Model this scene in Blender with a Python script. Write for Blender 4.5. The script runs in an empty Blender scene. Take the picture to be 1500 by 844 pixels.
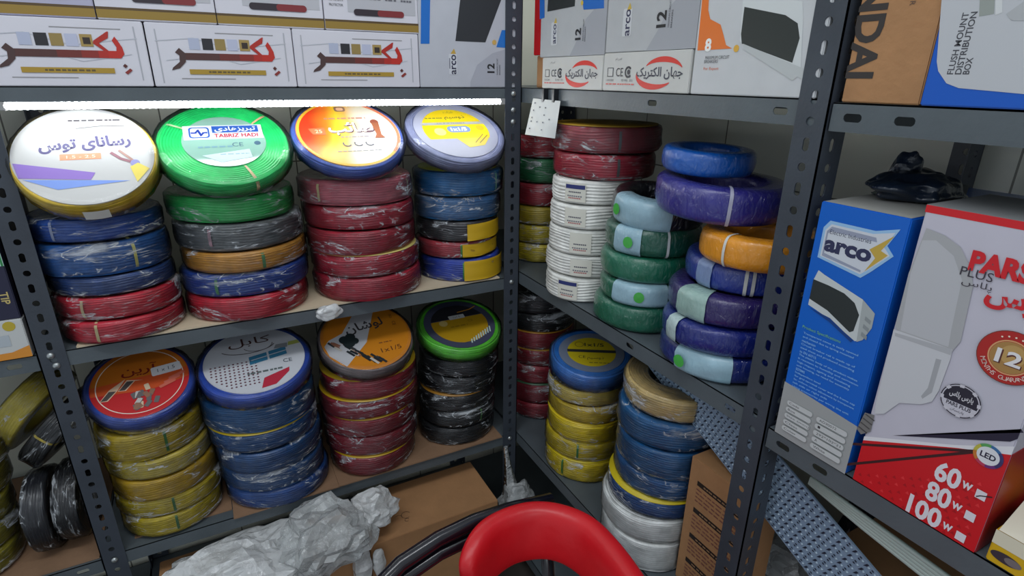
import bpy, bmesh, math, random
from mathutils import Vector, Matrix, noise
sc = bpy.context.scene
COL = sc.collection
rnd = random.Random(7)
PI = math.pi

# ------------------------------------------------------------------ camera, world, lights, exposure
RM = ((0.88323166, -0.46881586, 0.01065448), (0.15483173, 0.31299295, 0.93704991), (0.44263864, 0.8259825, -0.34903287))
CAM = Vector((-0.63041061, -1.14253033, 0.75530018)); FPX = 825.498
cd = bpy.data.cameras.new('camera'); cam = bpy.data.objects.new('camera', cd); COL.objects.link(cam)
cd.sensor_width = 36; cd.lens = FPX * 36 / 1500; cd.clip_start = 0.02
R3 = Matrix((RM[0], RM[1], [-v for v in RM[2]])).transposed()
cam.matrix_world = Matrix.Translation(CAM) @ R3.to_4x4()
sc.camera = cam
sc.view_settings.view_transform = 'Standard'; sc.view_settings.look = 'None'
sc.view_settings.gamma = 1; sc.view_settings.use_curve_mapping = False
sc.view_settings.exposure = 0.0
sc.cycles.max_bounces = 8; sc.cycles.transparent_max_bounces = 24
w = bpy.data.worlds.new('room_ambient'); sc.world = w; w.use_nodes = True
w.node_tree.nodes['Background'].inputs[0].default_value = (0.80, 0.90, 1.0, 1)
w.node_tree.nodes['Background'].inputs[1].default_value = 0.55
def area_lamp(name, loc, aim, size, power, color=(1, 1, 1)):
    l = bpy.data.lights.new(name, 'AREA'); l.shape = 'RECTANGLE'; l.size, l.size_y = size; l.energy = power; l.color = color
    o = bpy.data.objects.new(name, l); COL.objects.link(o); o.location = loc
    o.rotation_euler = (Vector(aim) - Vector(loc)).to_track_quat('-Z', 'Y').to_euler()
    return o
area_lamp('ceiling_tube_lamp', (-0.55, -0.95, 2.0), (-0.4, -0.2, 0.0), (1.3, 0.10), 9.5, (0.93, 0.97, 1.0))
area_lamp('ceiling_tube_lamp', (-1.45, -0.85, 2.0), (-0.1, -0.3, 0.2), (0.10, 1.3), 5, (0.93, 0.97, 1.0))
area_lamp('ceiling_tube_lamp', (-0.9, -2.7, 1.9), (-0.1, -0.1, 0.2), (1.3, 0.10), 6, (0.93, 0.97, 1.0))
TUBE_EMIT = 23.0

def at_y0(u, v, y=0.0):      # photo pixel -> (x, z) on the front plane of the long unit
    d = Vector([sum(RM[k][i] * c for k, c in enumerate(((u - 750) / FPX, -(v - 422) / FPX, 1))) for i in range(3)])
    p = CAM + d * ((y - CAM.y) / d.y); return (p.x, p.z)
def at_x0(u, v, x=0.0):      # photo pixel -> (-y, z) on the front plane of the side unit
    d = Vector([sum(RM[k][i] * c for k, c in enumerate(((u - 750) / FPX, -(v - 422) / FPX, 1))) for i in range(3)])
    p = CAM + d * ((x - CAM.x) / d.x); return (-p.y, p.z)

# ------------------------------------------------------------------ materials
def lin(c):
    return tuple((x / 255 / 12.92) if x / 255 <= 0.04045 else ((x / 255 + 0.055) / 1.055) ** 2.4 for x in c) + (1,)
MATS = {}
def mat(key, rgb, rough=0.5, metal=0.0, coat=0.0, var=0.0, vscale=30, bump=0.0, bscale=80, spec=0.5, emit=None, trans=0.0):
    if key in MATS: return MATS[key]
    m = bpy.data.materials.new(key); m.use_nodes = True; nt = m.node_tree; b = nt.nodes['Principled BSDF']
    b.inputs['Base Color'].default_value = lin(rgb); b.inputs['Roughness'].default_value = rough
    b.inputs['Metallic'].default_value = metal; b.inputs['Coat Weight'].default_value = coat; b.inputs['Coat Roughness'].default_value = 0.15
    b.inputs['Specular IOR Level'].default_value = spec
    if trans: b.inputs['Transmission Weight'].default_value = trans
    if emit:
        b.inputs['Emission Color'].default_value = lin(rgb); b.inputs['Emission Strength'].default_value = emit
    if var or bump:
        tc = nt.nodes.new('ShaderNodeTexCoord')
    if var:
        n = nt.nodes.new('ShaderNodeTexNoise'); n.inputs['Scale'].default_value = vscale; n.inputs['Detail'].default_value = 5
        nt.links.new(tc.outputs['Object'], n.inputs['Vector'])
        r = nt.nodes.new('ShaderNodeMapRange'); r.inputs[1].default_value = 0.3; r.inputs[2].default_value = 0.7
        r.inputs[3].default_value = 1 - var; r.inputs[4].default_value = 1 + var
        nt.links.new(n.outputs['Fac'], r.inputs[0])
        mx = nt.nodes.new('ShaderNodeMix'); mx.data_type = 'RGBA'; mx.blend_type = 'MULTIPLY'; mx.inputs[0].default_value = 1
        mx.inputs[6].default_value = lin(rgb); nt.links.new(r.outputs[0], mx.inputs[7]); nt.links.new(mx.outputs[2], b.inputs['Base Color'])
    if bump:
        n2 = nt.nodes.new('ShaderNodeTexNoise'); n2.inputs['Scale'].default_value = bscale; n2.inputs['Detail'].default_value = 4
        nt.links.new(tc.outputs['Object'], n2.inputs['Vector'])
        bp = nt.nodes.new('ShaderNodeBump'); bp.inputs['Strength'].default_value = bump; bp.inputs['Distance'].default_value = 0.01
        nt.links.new(n2.outputs['Fac'], bp.inputs['Height']); nt.links.new(bp.outputs[0], b.inputs['Normal'])
    MATS[key] = m; return m
def ink(rgb, rough=0.4): return mat('ink_%02x%02x%02x' % tuple(rgb), rgb, rough)
def shrink_mat(rgb):
    k = 'shrink_%02x%02x%02x' % tuple(rgb)
    if k in MATS: return MATS[k]
    m = mat(k, rgb, 0.34, coat=0.9, var=0.12, vscale=40); nt = m.node_tree; b = nt.nodes['Principled BSDF']; b.inputs['Coat Roughness'].default_value = 0.08
    tc = nt.nodes.new('ShaderNodeTexCoord'); mp = nt.nodes.new('ShaderNodeMapping'); mp.inputs['Scale'].default_value = (1, 1, .45); mp.inputs['Rotation'].default_value = (.5, .3, 0)
    n = nt.nodes.new('ShaderNodeTexNoise'); n.inputs['Scale'].default_value = 120; n.inputs['Detail'].default_value = 3; n.inputs['Distortion'].default_value = .9
    bp = nt.nodes.new('ShaderNodeBump'); bp.inputs['Strength'].default_value = .9; bp.inputs['Distance'].default_value = .010
    nt.links.new(tc.outputs['Object'], mp.inputs[0]); nt.links.new(mp.outputs[0], n.inputs['Vector']); nt.links.new(n.outputs['Fac'], bp.inputs['Height'])
    nt.links.new(bp.outputs[0], b.inputs['Coat Normal']); return m
def wire_mat(rgb): return mat('wire_%02x%02x%02x' % tuple(rgb), rgb, 0.38, var=0.18, vscale=45, coat=0.15)
METAL = mat('grey_painted_steel', (84, 92, 97), 0.42, var=0.10, vscale=14, bump=0.05, bscale=200)
POST = mat('dark_slotted_steel', (60, 66, 75), 0.42, var=0.12, vscale=18, bump=0.05, bscale=200)
BOLT = mat('zinc_bolt', (175, 180, 180), 0.3, metal=0.8)
CARD = mat('brown_cardboard', (170, 125, 84), 0.8, var=0.07, vscale=25, bump=0.1, bscale=120)
CARD2 = mat('dull_cardboard', (140, 108, 82), 0.85, var=0.10, vscale=18, bump=0.1, bscale=120)
PALE = mat('pale_liner_board', (205, 188, 160), 0.8, var=0.06, vscale=14)
WHITEBOX = mat('white_printed_card', (214, 212, 220), 0.38, var=0.03, vscale=10)
BLACKP = mat('black_plastic', (18, 18, 24), 0.3, var=0.1, bump=0.1)

def film(key, base=0.06, streak=0.75, scale=(5, 5, 19), thr=0.56, tint=(225, 230, 235), seed=0.0, bumps=0.5, bsc=55, edge=0.0, glow=0.0):
    if key in MATS: return MATS[key]
    m = bpy.data.materials.new(key); m.use_nodes = True; nt = m.node_tree; nt.nodes.clear()
    N = nt.nodes.new; L = nt.links.new
    out = N('ShaderNodeOutputMaterial'); tc = N('ShaderNodeTexCoord'); mp = N('ShaderNodeMapping')
    mp.inputs['Scale'].default_value = scale; mp.inputs['Location'].default_value = (seed, seed * 1.7, seed * 0.6)
    L(tc.outputs['Object'], mp.inputs['Vector'])
    n = N('ShaderNodeTexNoise'); n.inputs['Scale'].default_value = 1.0; n.inputs['Detail'].default_value = 7; n.inputs['Roughness'].default_value = 0.62
    n.inputs['Distortion'].default_value = 1.1
    L(mp.outputs[0], n.inputs['Vector'])
    sx = N('ShaderNodeSeparateXYZ'); L(tc.outputs['Object'], sx.inputs[0])
    ez = N('ShaderNodeMapRange'); ez.inputs[1].default_value = 0.0; ez.inputs[2].default_value = 0.016; ez.inputs[3].default_value = edge; ez.inputs[4].default_value = 0.0   # film gathers at the lower rim
    L(sx.outputs['Z'], ez.inputs[0])
    an = N('ShaderNodeMath'); an.operation = 'ADD'; L(n.outputs['Fac'], an.inputs[0]); L(ez.outputs[0], an.inputs[1])
    r = N('ShaderNodeMapRange'); r.inputs[1].default_value = thr; r.inputs[2].default_value = thr + 0.11     # loose patches of film
    r.inputs[3].default_value = base; r.inputs[4].default_value = streak * 0.62
    L(an.outputs[0], r.inputs[0])
    n3 = N('ShaderNodeTexNoise'); n3.inputs['Scale'].default_value = 1.9; n3.inputs['Detail'].default_value = 4; n3.inputs['Distortion'].default_value = 1.6
    L(mp.outputs[0], n3.inputs['Vector'])
    sb = N('ShaderNodeMath'); sb.operation = 'SUBTRACT'; sb.inputs[1].default_value = 0.5; L(n3.outputs['Fac'], sb.inputs[0])
    ab = N('ShaderNodeMath'); ab.operation = 'ABSOLUTE'; L(sb.outputs[0], ab.inputs[0])
    rl = N('ShaderNodeMapRange'); rl.inputs[1].default_value = 0.0; rl.inputs[2].default_value = 0.030; rl.inputs[3].default_value = streak; rl.inputs[4].default_value = 0.0   # thin creases
    L(ab.outputs[0], rl.inputs[0])
    gate = N('ShaderNodeMapRange'); gate.inputs[1].default_value = thr - 0.08; gate.inputs[2].default_value = thr + 0.02; L(an.outputs[0], gate.inputs[0])
    ml = N('ShaderNodeMath'); ml.operation = 'MULTIPLY'; L(rl.outputs[0], ml.inputs[0]); L(gate.outputs[0], ml.inputs[1])
    mxx = N('ShaderNodeMath'); mxx.operation = 'MAXIMUM'; L(r.outputs[0], mxx.inputs[0]); L(ml.outputs[0], mxx.inputs[1]); r = mxx
    tr = N('ShaderNodeBsdfTransparent'); df = N('ShaderNodeBsdfPrincipled')
    df.inputs['Base Color'].default_value = lin(tint); df.inputs['Roughness'].default_value = 0.22
    df0 = df
    if glow:
        tl = N('ShaderNodeBsdfTranslucent'); tl.inputs[0].default_value = lin(tint); mg = N('ShaderNodeMixShader'); mg.inputs[0].default_value = glow
        L(df0.outputs[0], mg.inputs[1]); L(tl.outputs[0], mg.inputs[2]); df = mg
    gl = N('ShaderNodeBsdfGlossy'); gl.inputs['Roughness'].default_value = 0.12
    bn = N('ShaderNodeTexNoise'); bn.inputs['Scale'].default_value = bsc; bn.inputs['Detail'].default_value = 6; bn.inputs['Distortion'].default_value = 0.8
    L(tc.outputs['Object'], bn.inputs['Vector'])
    bp = N('ShaderNodeBump'); bp.inputs['Strength'].default_value = bumps; bp.inputs['Distance'].default_value = 0.012
    rs = N('ShaderNodeMath'); rs.operation = 'SUBTRACT'; rs.inputs[1].default_value = 0.5; L(bn.outputs['Fac'], rs.inputs[0])
    ra = N('ShaderNodeMath'); ra.operation = 'ABSOLUTE'; L(rs.outputs[0], ra.inputs[0]); L(ra.outputs[0], bp.inputs['Height']); L(bp.outputs[0], df0.inputs['Normal']); L(bp.outputs[0], gl.inputs['Normal'])
    m1 = N('ShaderNodeMixShader'); L(r.outputs[0], m1.inputs[0]); L(tr.outputs[0], m1.inputs[1]); L(df.outputs[0], m1.inputs[2])
    m2 = N('ShaderNodeMixShader'); fr = N('ShaderNodeFresnel'); fr.inputs[0].default_value = 1.5 if glow else 1.33; L(bp.outputs[0], fr.inputs['Normal'])
    L(fr.outputs[0], m2.inputs[0]); L(m1.outputs[0], m2.inputs[1]); L(gl.outputs[0], m2.inputs[2])
    L(m2.outputs[0], out.inputs[0]); MATS[key] = m; return m
WRAPS = [film('crinkled_film_%s' % 'abcd'[i], base=0.015, streak=0.92, thr=0.556, edge=.07, seed=i * 3.3) for i in range(4)]
WRAPS_HAZY = [film('hazy_film_%s' % 'ab'[i], base=0.05, streak=0.92, thr=0.54, edge=.05, seed=11 + i * 2.1) for i in range(2)]
WRAP_CLEAR = film('clear_film', base=0.02, streak=0.30, thr=0.62, seed=5, bumps=0.25, bsc=30)
WRAP_TIGHT = film('tight_film', base=0.03, streak=0.35, thr=0.62, scale=(30, 30, 12), seed=2, bumps=1.0, bsc=70)
BAG = film('milky_bag_film', base=0.80, streak=0.96, thr=0.47, scale=(20, 20, 20), tint=(250, 252, 252), bumps=0.6, bsc=26, glow=0.22)
BAG_CLEAR = film('thin_bag_film', base=0.40, streak=0.85, thr=0.50, scale=(24, 24, 16), tint=(246, 250, 250), bumps=0.6, bsc=40, glow=0.22)

# ------------------------------------------------------------------ mesh helpers
class MB:
    def __init__(s): s.v = []; s.f = []; s.mi = []; s.mats = []; s.sm = []
    def m(s, material):
        if material not in s.mats: s.mats.append(material)
        return s.mats.index(material)
    def add(s, vs, fs, material, smooth=False, M=None):
        n = len(s.v); k = s.m(material)
        s.v += [tuple(M @ Vector(p)) for p in vs] if M else [tuple(p) for p in vs]
        s.f += [tuple(i + n for i in f) for f in fs]; s.mi += [k] * len(fs); s.sm += [smooth] * len(fs)
    def box(s, lo, hi, material, M=None, bev=0.0):
        (x0, y0, z0), (x1, y1, z1) = lo, hi
        if bev <= 0:
            vs = [(x0, y0, z0), (x1, y0, z0), (x1, y1, z0), (x0, y1, z0), (x0, y0, z1), (x1, y0, z1), (x1, y1, z1), (x0, y1, z1)]
            fs = [(0, 3, 2, 1), (4, 5, 6, 7), (0, 1, 5, 4), (1, 2, 6, 5), (2, 3, 7, 6), (3, 0, 4, 7)]
            s.add(vs, fs, material, False, M); return
        bm = bmesh.new(); bmesh.ops.create_cube(bm, size=1)
        for v in bm.verts: v.co = Vector(((x0 + x1) / 2 + v.co.x * (x1 - x0), (y0 + y1) / 2 + v.co.y * (y1 - y0), (z0 + z1) / 2 + v.co.z * (z1 - z0)))
        bmesh.ops.bevel(bm, geom=bm.edges[:], offset=bev, segments=2, affect='EDGES')
        s.bm(bm, material, M)
    def bm(s, bm, material, M=None, smooth=False):
        bm.verts.index_update()
        s.add([v.co[:] for v in bm.verts], [tuple(v.index for v in f.verts) for f in bm.faces], material, smooth, M); bm.free()
    def tube(s, pts, rad, material, n=8, M=None, sx=1.0, closed=False):
        P = [Vector(p) for p in pts]; vs = []; fs = []
        rads = rad if isinstance(rad, (list, tuple)) else [rad] * len(P)
        up = Vector((0, 0, 1))
        for i, p in enumerate(P):
            d = (P[min(i + 1, len(P) - 1)] - P[max(i - 1, 0)]).normalized()
            a = d.cross(up)
            if a.length < 1e-3: a = d.cross(Vector((0, 1, 0)))
            a.normalize(); b = d.cross(a).normalized()
            for k in range(n):
                t = 2 * PI * k / n; vs.append(p + a * math.cos(t) * rads[i] * sx + b * math.sin(t) * rads[i])
        for i in range(len(P) - 1):
            for k in range(n):
                fs.append((i * n + k, i * n + (k + 1) % n, (i + 1) * n + (k + 1) % n, (i + 1) * n + k))
        fs.append(tuple(range(n - 1, -1, -1))); fs.append(tuple(range((len(P) - 1) * n, len(P) * n)))
        s.add(vs, fs, material, True, M)
    def lathe(s, prof, n, material, closed=False, M=None, fn=None, smooth=True, a0=0.0, a1=2 * PI):
        full = abs(a1 - a0 - 2 * PI) < 1e-6; cols = n if full else n + 1
        vs = []; fs = []; m = len(prof)
        for j in range(cols):
            t = a0 + (a1 - a0) * j / n
            for i, (r, z) in enumerate(prof):
                p = Vector((r * math.cos(t), r * math.sin(t), z))
                vs.append(fn(p, t, i, r, z) if fn else p)
        for j in range(n):
            j2 = (j + 1) % cols
            for i in range(m if closed else m - 1):
                i2 = (i + 1) % m
                fs.append((j * m + i, j2 * m + i, j2 * m + i2, j * m + i2))
        s.add(vs, fs, material, smooth, M)
    def build(s, name, parent=None, loc=None):
        me = bpy.data.meshes.new(name); me.from_pydata(s.v, [], s.f)
        for q in s.mats: me.materials.append(q)
        me.polygons.foreach_set('material_index', s.mi); me.polygons.foreach_set('use_smooth', s.sm); me.update()
        o = bpy.data.objects.new(name, me); COL.objects.link(o)
        if parent: o.parent = parent
        if loc: o.location = loc
        return o
def tag(o, label, cat, group=None, kind=None):
    o['label'] = label; o['category'] = cat
    if group: o['group'] = group
    if kind: o['kind'] = kind
    return o
def thing(name, label, cat, loc=(0, 0, 0), group=None, rot=None):
    o = bpy.data.objects.new(name, None); COL.objects.link(o); o.location = loc; o.empty_display_size = 0.05
    if rot is not None: o.rotation_euler = rot
    return tag(o, label, cat, group)
def structure(o): o['kind'] = 'structure'; return o

# ------------------------------------------------------------------ lettering
AR = {'ا': (0xfe8d, 0xfe8e, 0, 0), 'ب': (0xfe8f, 0xfe90, 0xfe91, 0xfe92), 'پ': (0xfb56, 0xfb57, 0xfb58, 0xfb59), 'ت': (0xfe95, 0xfe96, 0xfe97, 0xfe98),
      'ج': (0xfe9d, 0xfe9e, 0xfe9f, 0xfea0), 'د': (0xfea9, 0xfeaa, 0, 0), 'ذ': (0xfeab, 0xfeac, 0, 0), 'ر': (0xfead, 0xfeae, 0, 0), 'ز': (0xfeaf, 0xfeb0, 0, 0),
      'س': (0xfeb1, 0xfeb2, 0xfeb3, 0xfeb4), 'ش': (0xfeb5, 0xfeb6, 0xfeb7, 0xfeb8), 'ص': (0xfeb9, 0xfeba, 0xfebb, 0xfebc), 'ک': (0xfb8e, 0xfb8f, 0xfb90, 0xfb91),
      'ـ': (0x640, 0x640, 0x640, 0x640), 'ل': (0xfedd, 0xfede, 0xfedf, 0xfee0), 'م': (0xfee1, 0xfee2, 0xfee3, 0xfee4), 'ن': (0xfee5, 0xfee6, 0xfee7, 0xfee8), 'ه': (0xfee9, 0xfeea, 0xfeeb, 0xfeec),
      'و': (0xfeed, 0xfeee, 0, 0), 'ی': (0xfbfc, 0xfbfd, 0xfbfe, 0xfbff), 'ئ': (0xfe89, 0xfe8a, 0xfe8b, 0xfe8c), 'آ': (0xfe81, 0xfe82, 0, 0), 'ف': (0xfed1, 0xfed2, 0xfed3, 0xfed4)}
def fa(s):                    # joins Persian letters and puts them in reading order
    out = []
    for i, c in enumerate(s):
        if c not in AR: out.append(c); continue
        f = AR[c]; p = i > 0 and s[i - 1] in AR and AR[s[i - 1]][2]; n = i + 1 < len(s) and s[i + 1] in AR and f[2]
        out.append(chr(f[3] if p and n else f[1] if p else f[2] if n else f[0]))
    return ''.join(reversed(out))
TC = {}
def glyphs(s, bold):
    if (s, bold) in TC: return TC[(s, bold)]
    c = bpy.data.curves.new('lettering', 'FONT'); c.body = s; c.size = 1; c.resolution_u = 3; c.offset = bold
    o = bpy.data.objects.new('lettering', c); COL.objects.link(o)
    me = o.evaluated_get(bpy.context.evaluated_depsgraph_get()).to_mesh()
    vs = [(v.co.x, v.co.y) for v in me.vertices]; fs = [tuple(p.vertices) for p in me.polygons]
    x0, x1 = min(v[0] for v in vs), max(v[0] for v in vs); y0, y1 = min(v[1] for v in vs), max(v[1] for v in vs)
    bpy.data.objects.remove(o); bpy.data.curves.remove(c)
    TC[(s, bold)] = ([(x - (x0 + x1) / 2, y - (y0 + y1) / 2) for x, y in vs], fs, x1 - x0, y1 - y0); return TC[(s, bold)]
class Print:                  # flat printing on a face: origin, right axis, up axis
    def __init__(s, O, ux, uy): s.O = Vector(O); s.ux = Vector(ux); s.uy = Vector(uy); s.n = s.ux.cross(s.uy); s.mb = MB(); s.k = 1
    def P(s, x, y, d): return s.O + s.ux * x + s.uy * y + s.n * d
    def poly(s, pts, col):
        d = 0.0003 + 0.00004 * s.k; s.k += 1
        a = sum(pts[i][0] * pts[(i + 1) % len(pts)][1] - pts[(i + 1) % len(pts)][0] * pts[i][1] for i in range(len(pts)))
        if a < 0: pts = pts[::-1]
        bm = bmesh.new(); f = bm.faces.new([bm.verts.new(s.P(x, y, d)) for x, y in pts]); bm.normal_update(); bmesh.ops.triangulate(bm, faces=[f])
        s.mb.bm(bm, col if isinstance(col, bpy.types.Material) else ink(col)); return s
    def rect(s, x0, y0, x1, y1, col): return s.poly([(x0, y0), (x1, y0), (x1, y1), (x0, y1)], col)
    def rrect(s, x0, y0, x1, y1, r, col, rot=0):
        cx, cy = (x0 + x1) / 2, (y0 + y1) / 2; pts = []
        for qx, qy, a in ((x1 - r, y1 - r, 0), (x0 + r, y1 - r, 90), (x0 + r, y0 + r, 180), (x1 - r, y0 + r, 270)):
            for t in range(0, 91, 30):
                px, py = qx + r * math.cos(math.radians(a + t)) - cx, qy + r * math.sin(math.radians(a + t)) - cy
                pts.append((cx + px * math.cos(rot) - py * math.sin(rot), cy + px * math.sin(rot) + py * math.cos(rot)))
        return s.poly(pts, col)
    def disc(s, x, y, r, col, n=40, ry=None): return s.poly([(x + r * math.cos(2 * PI * i / n), y + (ry or r) * math.sin(2 * PI * i / n)) for i in range(n)], col)
    def strip(s, pts, w, col):
        w = w if isinstance(w, (list, tuple)) else [w] * len(pts); A = []; B = []
        for i, p in enumerate(pts):
            q0, q1 = pts[max(i - 1, 0)], pts[min(i + 1, len(pts) - 1)]; d = Vector((q1[0] - q0[0], q1[1] - q0[1])).normalized()
            A.append((p[0] - d.y * w[i] / 2, p[1] + d.x * w[i] / 2)); B.append((p[0] + d.y * w[i] / 2, p[1] - d.x * w[i] / 2))
        d = 0.0003 + 0.00004 * s.k; s.k += 1; n = len(pts)
        s.mb.add([s.P(x, y, d) for x, y in A + B], [(i, n + i, n + i + 1, i + 1) for i in range(n - 1)], col if isinstance(col, bpy.types.Material) else ink(col)); return s
    def arc(s, x, y, r, a0, a1, w, col, ry=None, n=24, taper=False):
        T = [a0 + (a1 - a0) * i / n for i in range(n + 1)]
        return s.strip([(x + r * math.cos(math.radians(t)), y + (ry or r) * math.sin(math.radians(t))) for t in T],
                       [w * (0.15 + 0.85 * math.sin(PI * i / n)) for i in range(n + 1)] if taper else w, col)
    def text(s, t, x, y, h, col, w=None, rot=0.0, bold=0.0, lift=0, ramp=None):   # h = height of the drawn letters, (x, y) its middle
        vs, fs, gw, gh = glyphs(t, bold); sy = h / gh; sx = sy if w is None else w / gw
        d = 0.0003 + 0.00004 * (s.k + lift); s.k += 1; c, q = math.cos(rot), math.sin(rot)
        s.mb.add([s.P(x + px * sx * c - py * sy * q, y + px * sx * q + py * sy * c, d) for px, py in vs], fs, ink(col))
        if ramp:                                              # printed in several inks from left to right
            q = s.mb; base = len(q.f) - len(fs)
            for i, f in enumerate(fs):
                cx = sum(vs[k][0] for k in f) / len(f) / gw
                for lim, c2 in ramp:
                    if cx > lim: q.mi[base + i] = q.m(ink(c2))
        return s
    def scribble(s, x0, x1, y, h, col, n=9, seed=1):          # a line of print too small to read in the photo
        r = random.Random(seed); x = x0
        while x < x1:
            l = r.uniform(0.5, 1.5) * (x1 - x0) / n; s.rect(x, y - h / 2, min(x + l * 0.75, x1), y + h / 2, col); s.k -= 1; x += l
        s.k += 1; return s
    def build(s, name, parent): 
        return s.mb.build(name, parent)
def face_y(y=0.0): return Print((0, y, 0), (1, 0, 0), (0, 0, 1))
def face_x(x=0.0): return Print((x, 0, 0), (0, -1, 0), (0, 0, 1))

# ------------------------------------------------------------------ room shell
FLOOR = -0.60; DY = 0.40; DX = 0.38
def tile_mat(key, ox, tw):
    m = bpy.data.materials.new(key); m.use_nodes = True; nt = m.node_tree; b = nt.nodes['Principled BSDF']; N = nt.nodes.new; L = nt.links.new
    tc = N('ShaderNodeTexCoord'); mp = N('ShaderNodeMapping'); mp.inputs['Location'].default_value = ox
    br = N('ShaderNodeTexBrick'); br.offset = 0; br.inputs['Scale'].default_value = 1; br.inputs['Brick Width'].default_value = tw; br.inputs['Row Height'].default_value = 0.90
    br.inputs['Mortar Size'].default_value = 0.0016; br.inputs['Color1'].default_value = lin((232, 232, 216)); br.inputs['Color2'].default_value = lin((227, 227, 212))
    br.inputs['Mortar'].default_value = lin((120, 118, 105))
    L(tc.outputs['Object'], mp.inputs[0]); L(mp.outputs[0], br.inputs['Vector']); L(br.outputs['Color'], b.inputs['Base Color'])
    b.inputs['Roughness'].default_value = 0.22
    n = N('ShaderNodeTexNoise'); n.inputs['Scale'].default_value = 9; bp = N('ShaderNodeBump'); bp.inputs['Strength'].default_value = 0.04; bp.inputs['Distance'].default_value = 0.02
    L(tc.outputs['Object'], n.inputs['Vector']); L(n.outputs['Fac'], bp.inputs['Height']); L(bp.outputs[0], b.inputs['Normal'])
    return m
def wall(name, loc, rot, size, m):
    q = MB(); x, y = size; q.box((-x / 2, -y / 2, -0.05), (x / 2, y / 2, 0), m); o = q.build(name); o.location = loc; o.rotation_euler = rot; return structure(o)
wall('wall_back', (-0.71, DY + 0.012, 0.7), (PI / 2, 0, 0), (2.24, 2.6), tile_mat('cream_tile_back', (0.0, 0.15, 0), 0.281))
wall('wall_right', (DX + 0.012, -0.79, 0.7), (PI / 2, 0, -PI / 2), (2.46, 2.6), tile_mat('cream_tile_right', (0.028, 0.15, 0), 0.266))
FL = mat('dark_floor_tile', (70, 64, 60), 0.5, var=0.2, vscale=6)
q = MB(); q.box((-1.9, -2.2, FLOOR - 0.05), (DX + 0.06, DY + 0.06, FLOOR), FL); structure(q.build('floor'))

# ------------------------------------------------------------------ slotted-angle shelving
PW = 0.04
def flange(mb, O, ax, ay, n, w, length, t, holes, m):
    """strip along ay with punched holes; holes: list of (pitch, hole_w, hole_h) or None for solid"""
    O, ax, ay, n = map(Vector, (O, ax, ay, n)); y = 0.0; i = 0
    outer = [(-1, -1), (-1 / 3, -1), (1 / 3, -1), (1, -1), (1, -1 / 3), (1, 1 / 3), (1, 1), (1 / 3, 1), (-1 / 3, 1), (-1, 1), (-1, 1 / 3), (-1, -1 / 3)]
    while y < length - 1e-6:
        p, hw, hh = holes(i, y); p = min(p, length - y); i += 1
        def X(u, v, d): return O + ax * u + ay * v + n * d
        if hw <= 0 or p < hh * 1.3:
            mb.add([X(0, y, 0), X(w, y, 0), X(w, y + p, 0), X(0, y + p, 0), X(0, y, -t), X(w, y, -t), X(w, y + p, -t), X(0, y + p, -t)],
                   [(0, 1, 2, 3), (7, 6, 5, 4), (0, 3, 7, 4), (1, 5, 6, 2)], m)
        else:
            vs = []; r = min(hw, hh) / 2
            for d in (0, -t):
                for a, b in outer: vs.append(X(w / 2 + a * w / 2, y + p / 2 + b * p / 2, d))
                for a, b in outer:
                    th = math.atan2(b, a); ex = max(hw / 2 - r, 0) * (1 if math.cos(th) > 0 else -1); ey = max(hh / 2 - r, 0) * (1 if math.sin(th) > 0 else -1)
                    vs.append(X(w / 2 + r * math.cos(th) + ex, y + p / 2 + r * math.sin(th) + ey, d))
            fs = []
            for k in range(12):
                k2 = (k + 1) % 12
                fs += [(k, k2, 12 + k2, 12 + k), (24 + k2, 24 + k, 36 + k, 36 + k2), (12 + k, 12 + k2, 36 + k2, 36 + k)]
            fs += [(9, 24 + 9, 24 + 0, 0), (3, 24 + 3, 24 + 6, 6)]
            mb.add(vs, fs, m)
        y += p
def post_holes(i, y): return (0.0265, 0.0085, 0.016) if i % 2 == 0 else (0.0265, 0.0105, 0.0105)
def post(parent, x, y, dx, dy, top=1.3, name='post'):
    """L-shaped upright with its corner at (x, y) and flanges running dx along X and dy along Y"""
    mb = MB(); H = top - FLOOR; t = 0.0018
    # flange along X, outer face away from dy
    if dx > 0: flange(mb, (x, y, FLOOR), (1, 0, 0), (0, 0, 1), (0, -1 if dy > 0 else 1, 0), PW, H, t, post_holes, POST)
    else: flange(mb, (x - PW, y, FLOOR), (1, 0, 0), (0, 0, 1), (0, -1 if dy > 0 else 1, 0), PW, H, t, post_holes, POST)
    if dy > 0: flange(mb, (x, y, FLOOR), (0, 1, 0), (0, 0, 1), (1 if dx < 0 else -1, 0, 0), PW, H, t, post_holes, POST)
    else: flange(mb, (x, y - PW, FLOOR), (0, 1, 0), (0, 0, 1), (1 if dx < 0 else -1, 0, 0), PW, H, t, post_holes, POST)
    return mb.build(name, parent)
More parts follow.
